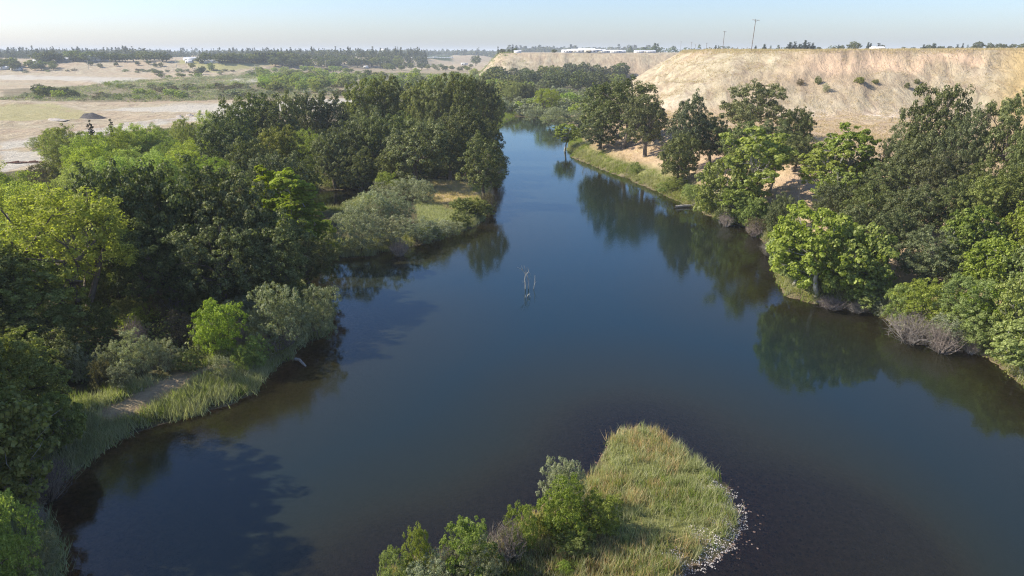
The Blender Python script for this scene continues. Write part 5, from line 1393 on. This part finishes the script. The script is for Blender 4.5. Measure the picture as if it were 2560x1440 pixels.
for px, lab in ((233, "arched white greenhouse, left of the pair"), (247, "arched white greenhouse, right of the pair")):
    x, y, g = ground_at(px, 153)
    r = add_obj("greenhouse", None, None, (x, y, g), label=lab, category="greenhouse", group="arched greenhouses")
    n = 14; R_ = 9.5; V = []; 
    for yy in (-12, 12):
        for k in range(n + 1):
            t = math.pi * k / n; V.append([R_ * math.cos(t), yy, R_ * .95 * math.sin(t)])
    f = [[k, k + 1, n + 2 + k, n + 1 + k] for k in range(n)]
    mk("roof", [(np.array(V), np.array(f))], 'white', r)
    me_ = bpy.data.meshes.new("end_wall"); me_.from_pydata([(R_ * .96 * math.cos(math.pi*k/n), -11, R_ * .9 * math.sin(math.pi*k/n)) for k in range(n+1)], [], [tuple(range(n + 1))]); me_.materials.append(M['roofgrey'])
    add_obj("end_wall", me_, r)
    mk("door", [box(0, -11.1, 2, 4, .1, 4)], 'darkglass', r)
# white complex on the far mesa
specs = [(1420,16,5.0,0),(1436,20,5.5,20),(1452,24,6.5,0),(1466,22,7.5,25),(1480,22,6.5,0),(1494,20,5.5,20),(1508,16,4.5,0),(1524,14,4.0,15),(1538,16,4.6,0),(1552,12,3.6,15),(1600,14,3.4,0),(1622,16,3.2,0)]
for i, (px, w, h, dy) in enumerate(specs):
    shed(px, 0, w, 12, h * .6, ["white building at the left end of the complex on the far mesa", "white block second from the left of the far mesa complex", "long white block left of the complex's highest roof", "highest white block of the far mesa complex",
      "white block just right of the complex's highest roof", "white block at the right part of the far mesa complex", "lower white block ending the far mesa complex", "first small white house beyond the far mesa complex",
      "white house beneath open sky right of the complex", "small pale house before the gap on the far mesa", "pale low house near the bluff's left end", "pale low house just left of the bluff's left end"][i],
      "white buildings on the far mesa", wins=4, doors=0, Y=930 + dy, cat='building', name='white_building', rh=.22, roof='white' if i < 9 else 'roofgrey')
shed(1294, 0, 9, 6, 2.4, "low white outbuilding beside the far mesa's dark trees", Y=885, doors=0)
shed(2192, 0, 9, 7, 2.6, "white roofed hut peeping over the bluff rim", Y=560, roof='white', doors=0)
# long white row (parked vehicles, covers) on the plain and white band farther left
rr = random.Random(9); tk = []
for i in range(26):
    px = 990 + i * 5.6 + rr.uniform(-1, 1); x, y, g = ground_at(px, 146)
    hh = rr.uniform(2, 3.6); ww = rr.uniform(5, 9)
    r = add_obj("parked_truck", None, None, (x, y, g), (0, 0, rr.uniform(-.2,.2)), label="white truck parked in the long row beyond the orchard", category="truck", group="white trucks parked beyond the orchard")
    mk("cargo_box", [box(.6, 0, hh / 2 + .7, ww * .75, 2.5, hh)], 'white', r)
    mk("cab", [box(-ww * .42, 0, 1.4, 1.6, 2.3, 1.9)], 'white', r)
    tk.append((px, 0, r))
order_labels(tk, "white trucks parked beyond the orchard", False)
for i, (px, py, w, h, lab) in enumerate([(948,135,60,14,"wide white warehouse on the hazy horizon"),(961,135,22,24,"tall white block on the hazy horizon"),(985,135,70,12,"low pale warehouse right of the tall white block"),
      (760,133,50,8,"white roofed warehouse on the wooded horizon"),(790,133,40,8,"smaller white warehouse on the wooded horizon"),(905,136,40,9,"hazy grey warehouse left of the wide white one")]):
    Y = 2450; x = on(px, Y); g = float(gh(x, Y)); 
    r = add_obj("warehouse", None, None, (x, Y, max(g, 14)), label=lab, category="warehouse")
    mk("wall", [box(0, 0, h / 2 - 3, w, 30, h + 6)], 'white', r); mk("roof", [box(0, 0, h + .4, w + 1, 31, .8)], 'roofgrey', r)
ls = []
for i in range(14):
    px = 560 + i * 12.5; Y = 1450; x = on(px, Y); g = float(gh(x, Y))
    r = add_obj("long_shed", None, None, (x, Y, g), label="pale roofed section of the long shed row under the wooded horizon", category="shed", group="long shed row on the plain")
    mk("wall", [box(0, 0, 1.2, 11, 12, 3.4)], 'tanwall', r); mk("roof", [box(0, 0, 3.1, 12, 13, .5)], 'white', r)
    ls.append((px, 0, r))
order_labels(ls, "long pale shed row on the plain", False)

# ------------------------------------------------------------------ haze
HAZE = True
if HAZE:
    m, nt, out = newmat("haze_air")
    pv = N(nt, "ShaderNodeVolumePrincipled")
    pv.inputs['Color'].default_value = (0.88, 0.95, 1.0, 1)
    pv.inputs['Density'].default_value = 0.00015
    pv.inputs['Anisotropy'].default_value = 0.0
    nt.links.new(pv.outputs[0], out.inputs['Volume'])
    zt = 70.0
    v, f = box(0, 0, (zt - 6) / 2, 62000, 62000, zt + 6)
    hz_o = add_obj("haze", mesh_np("haze", v, f, [m]), kind="stuff")
